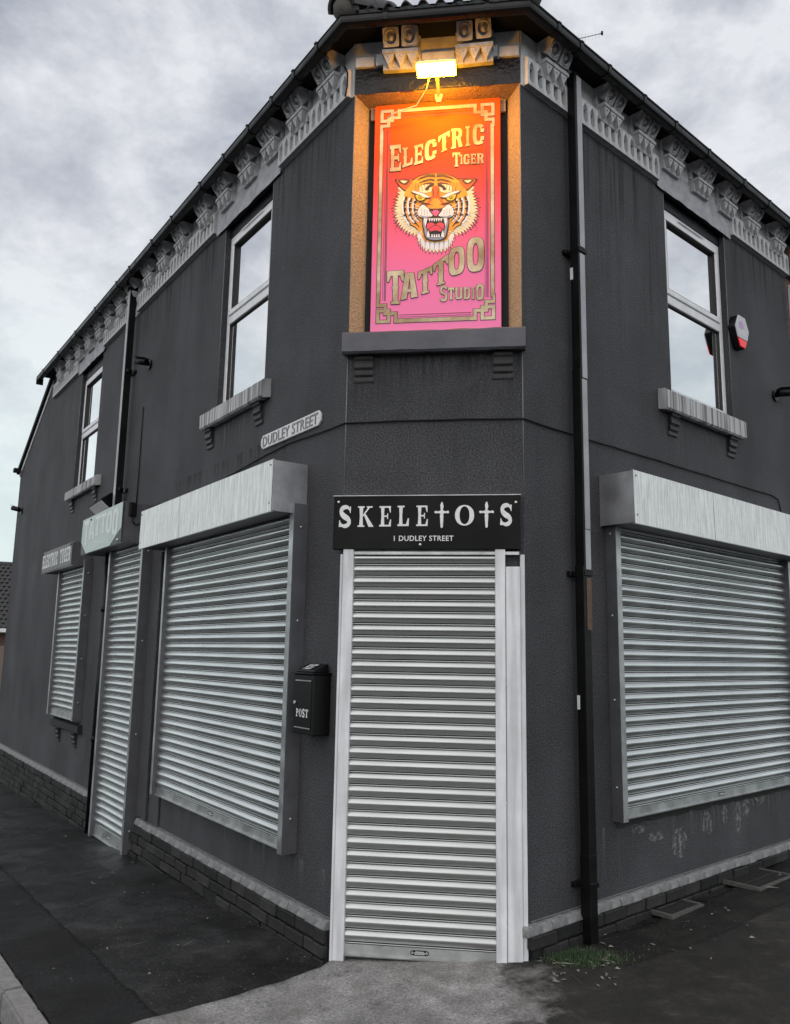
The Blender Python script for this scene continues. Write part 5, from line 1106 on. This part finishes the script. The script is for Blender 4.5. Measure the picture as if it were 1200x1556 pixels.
# litter and moss round the foot of the downpipe
random.seed(3)
mb = MB()
for i in range(150):
    if i < 70: x, y = rnd(.55, 1.0), rnd(-.35, .28)
    elif i < 110: q = FR @ Vector((rnd(.6, 3.2), -rnd(.05, .7), 0)); x, y = q.x, q.y
    else: q = in_l(rnd(-5, -.3), rnd(.03, 1.3)); x, y = q.x, q.y
    z = gz(x, y)+und(x, y)+.0165; a = rnd(0, 6.28); l, w_ = rnd(.008, .022), rnd(.004, .01)
    if i % 12 == 0: l, w_ = rnd(.05, .09), .003
    c, s = math.cos(a), math.sin(a); mb.add([(x-l*c, y-l*s, z), (x+w_*s, y-w_*c, z+rnd(.002, .01)), (x+l*c, y+l*s, z+rnd(0, .006)), (x-w_*s, y+w_*c, z+rnd(.0, .006))], [(0, 1, 2, 3)])
tag(mb.build('leaf_litter', M['leaf'], flat=True), 'dead leaves and twigs scattered over the pavement', 'litter', kind='stuff')
mb = MB()
for i in range(5200):
    x = rnd(-2.6, 2.4); y = rnd(-1.15, 1.6); pl_ = FL.inverted() @ Vector((x, y, 0)); pr_ = FR.inverted() @ Vector((x, y, 0))
    if y > -.02 and pl_.y > -.06 and pr_.y > -.06: continue
    if -pl_.y > KD-.02: continue
    z = gz(x, y)+und(x, y)+(.0135 if y < -.1 and -.9 < x < .7 else .0095); q = rnd(.0015, .0042)*(1.7 if random.random() < .06 else 1); a = rnd(0, 6.28); c, s_ = math.cos(a), math.sin(a)
    mb.add([(x+q*c, y+q*s_, z), (x-q*s_, y+q*c, z), (x-q*c, y-q*s_, z), (x+q*s_, y-q*c, z), (x, y, z+q*.7)], [(0, 1, 4), (1, 2, 4), (2, 3, 4), (3, 0, 4)], 0 if random.random() < .45 else 1)
tag(mb.build('loose_grit', [M['grit'], M['gritdark']], flat=True), 'loose grit and stone chips over the pavement', 'grit', kind='stuff')
mb = MB()
for i in range(3000):
    a, r = rnd(0, 6.28), abs(random.gauss(0, .11)); x, y = .80+1.5*r*math.cos(a), .06+r*.9*math.sin(a)-.02
    if (FR.inverted() @ Vector((x, y, 0))).y > -.05 or y > .3: continue
    z = gz(x, y)+und(x, y)+.006; h_ = rnd(.008, .045)*(1.3-min(1, r*4)); b_ = rnd(0, 6.28); w_ = rnd(.002, .005)
    mb.add([(x-w_*math.cos(b_), y-w_*math.sin(b_), z), (x+w_*math.cos(b_), y+w_*math.sin(b_), z), (x+rnd(-.01, .01), y+rnd(-.01, .01), z+h_)], [(0, 1, 2)])
tag(mb.build('moss', M['grass'], flat=True), 'green moss growing at the foot of the square downpipe', 'moss', kind='stuff')

# ================================================================== BACKGROUND
nb = thing('neighbour_house', 'red brick terraced house joining the right end of the shop', 'building', FR, (RE, 0, 0))
mb = wall(FR, 0, 6, -.6, TOP, [(.7, 1.6, 3.5, 5.15)], 0); mb.build('wall', M['redbrick'], nb, flat=True)
MB().box(0.005, 6, 0, .05, 5.19, 5.5).build('frieze', M['redbrick'], nb)
for i in range(12): MB().box(.02+i*.084, .06+i*.084, .05, .07, 5.2, 5.39).build('frieze_rib', M['redbrick'], nb)
MB().box(.03, .5, 0, .04, 4.75, 5.12).build('stone_quoin', M['frieze'], nb, bevel=.01)
mb = MB(); bars(mb, .7, 1.6, 3.5, 5.15, .06, -.1, -.04); nw = mb.build('window', M['upvc'], nb); MB().box(.76, 1.54, -.08, -.075, 3.56, 5.09).build('pane', M['glass'], nw)
for i in range(22): MB().box(.003, .1+.11*(i % 2), 0, .006, 3.2+i*.075, 3.265+i*.075).build('brick', M['redbrick'], nb, bevel=.003)

fh = thing('distant_house', 'low house with dark tiled roof beyond the far end of the shop', 'building', frame((-15.7, 20.5), (.84, .54)), (0, 0, -.9))
MB().box(-7, 7, -6, 0, 0, 3.05).build('wall', M['redbrick'], fh)
mb = MB(); nr, ncol = 16, 90
for r in range(nr):
    z = 3.12+r*.145; y = -.3+r*.2
    for c in range(ncol):
        x = -7.2+c*.16+(.0 if r % 2 else .08); mb.add([(x, y-.02, z), (x+.08, y-.05, z+.03), (x+.16, y-.02, z), (x+.16, y+.21, z+.135), (x+.08, y+.18, z+.165), (x, y+.21, z+.135)], [(0, 1, 4, 5), (1, 2, 3, 4)])
mb.build('roof_tiles', M['tile'], fh, flat=True)['kind'] = 'stuff'
mb = MB(); mb.add([(-7.2, -.35, 3.09), (7.4, -.35, 3.09), (7.4, 2.95, 5.42), (-7.2, 2.95, 5.42)], [(0, 1, 2, 3)]); mb.build('roof', M['tile'], fh, flat=True)
MB().box(-7.2, 7.4, .3, .42, 2.98, 3.1).build('fascia', M['upvc'], fh); MB().box(-7.2, 7.4, .0, .3, 2.95, 2.98).build('soffit', M['frieze'], fh)
MB().tube([(-7.2, 2.95, 5.45), (7.4, 2.95, 5.45)], .1, 10).build('ridge', M['tile'], fh)
gt = thing('timber_gate', 'weathered timber gate just past the far end of the shop', 'gate', FL, (-10.9, -.1, -.42))
bdm = MB().box(-.07, .07, 0, .025, 0, 2.05).mesh('board', M['wood'], bevel=.004)
for i in range(12): link('board', bdm, gt, T(.4-i*.148, rnd(-.003, .003), rnd(-.01, .01)))
for z in (.3, 1.7): MB().box(-1.35, .48, -.04, -.002, z, z+.1).build('rail', M['wood'], gt)
MB().box(.48, .58, -.06, .05, 0, 2.2).build('post', M['wood'], gt, bevel=.006)
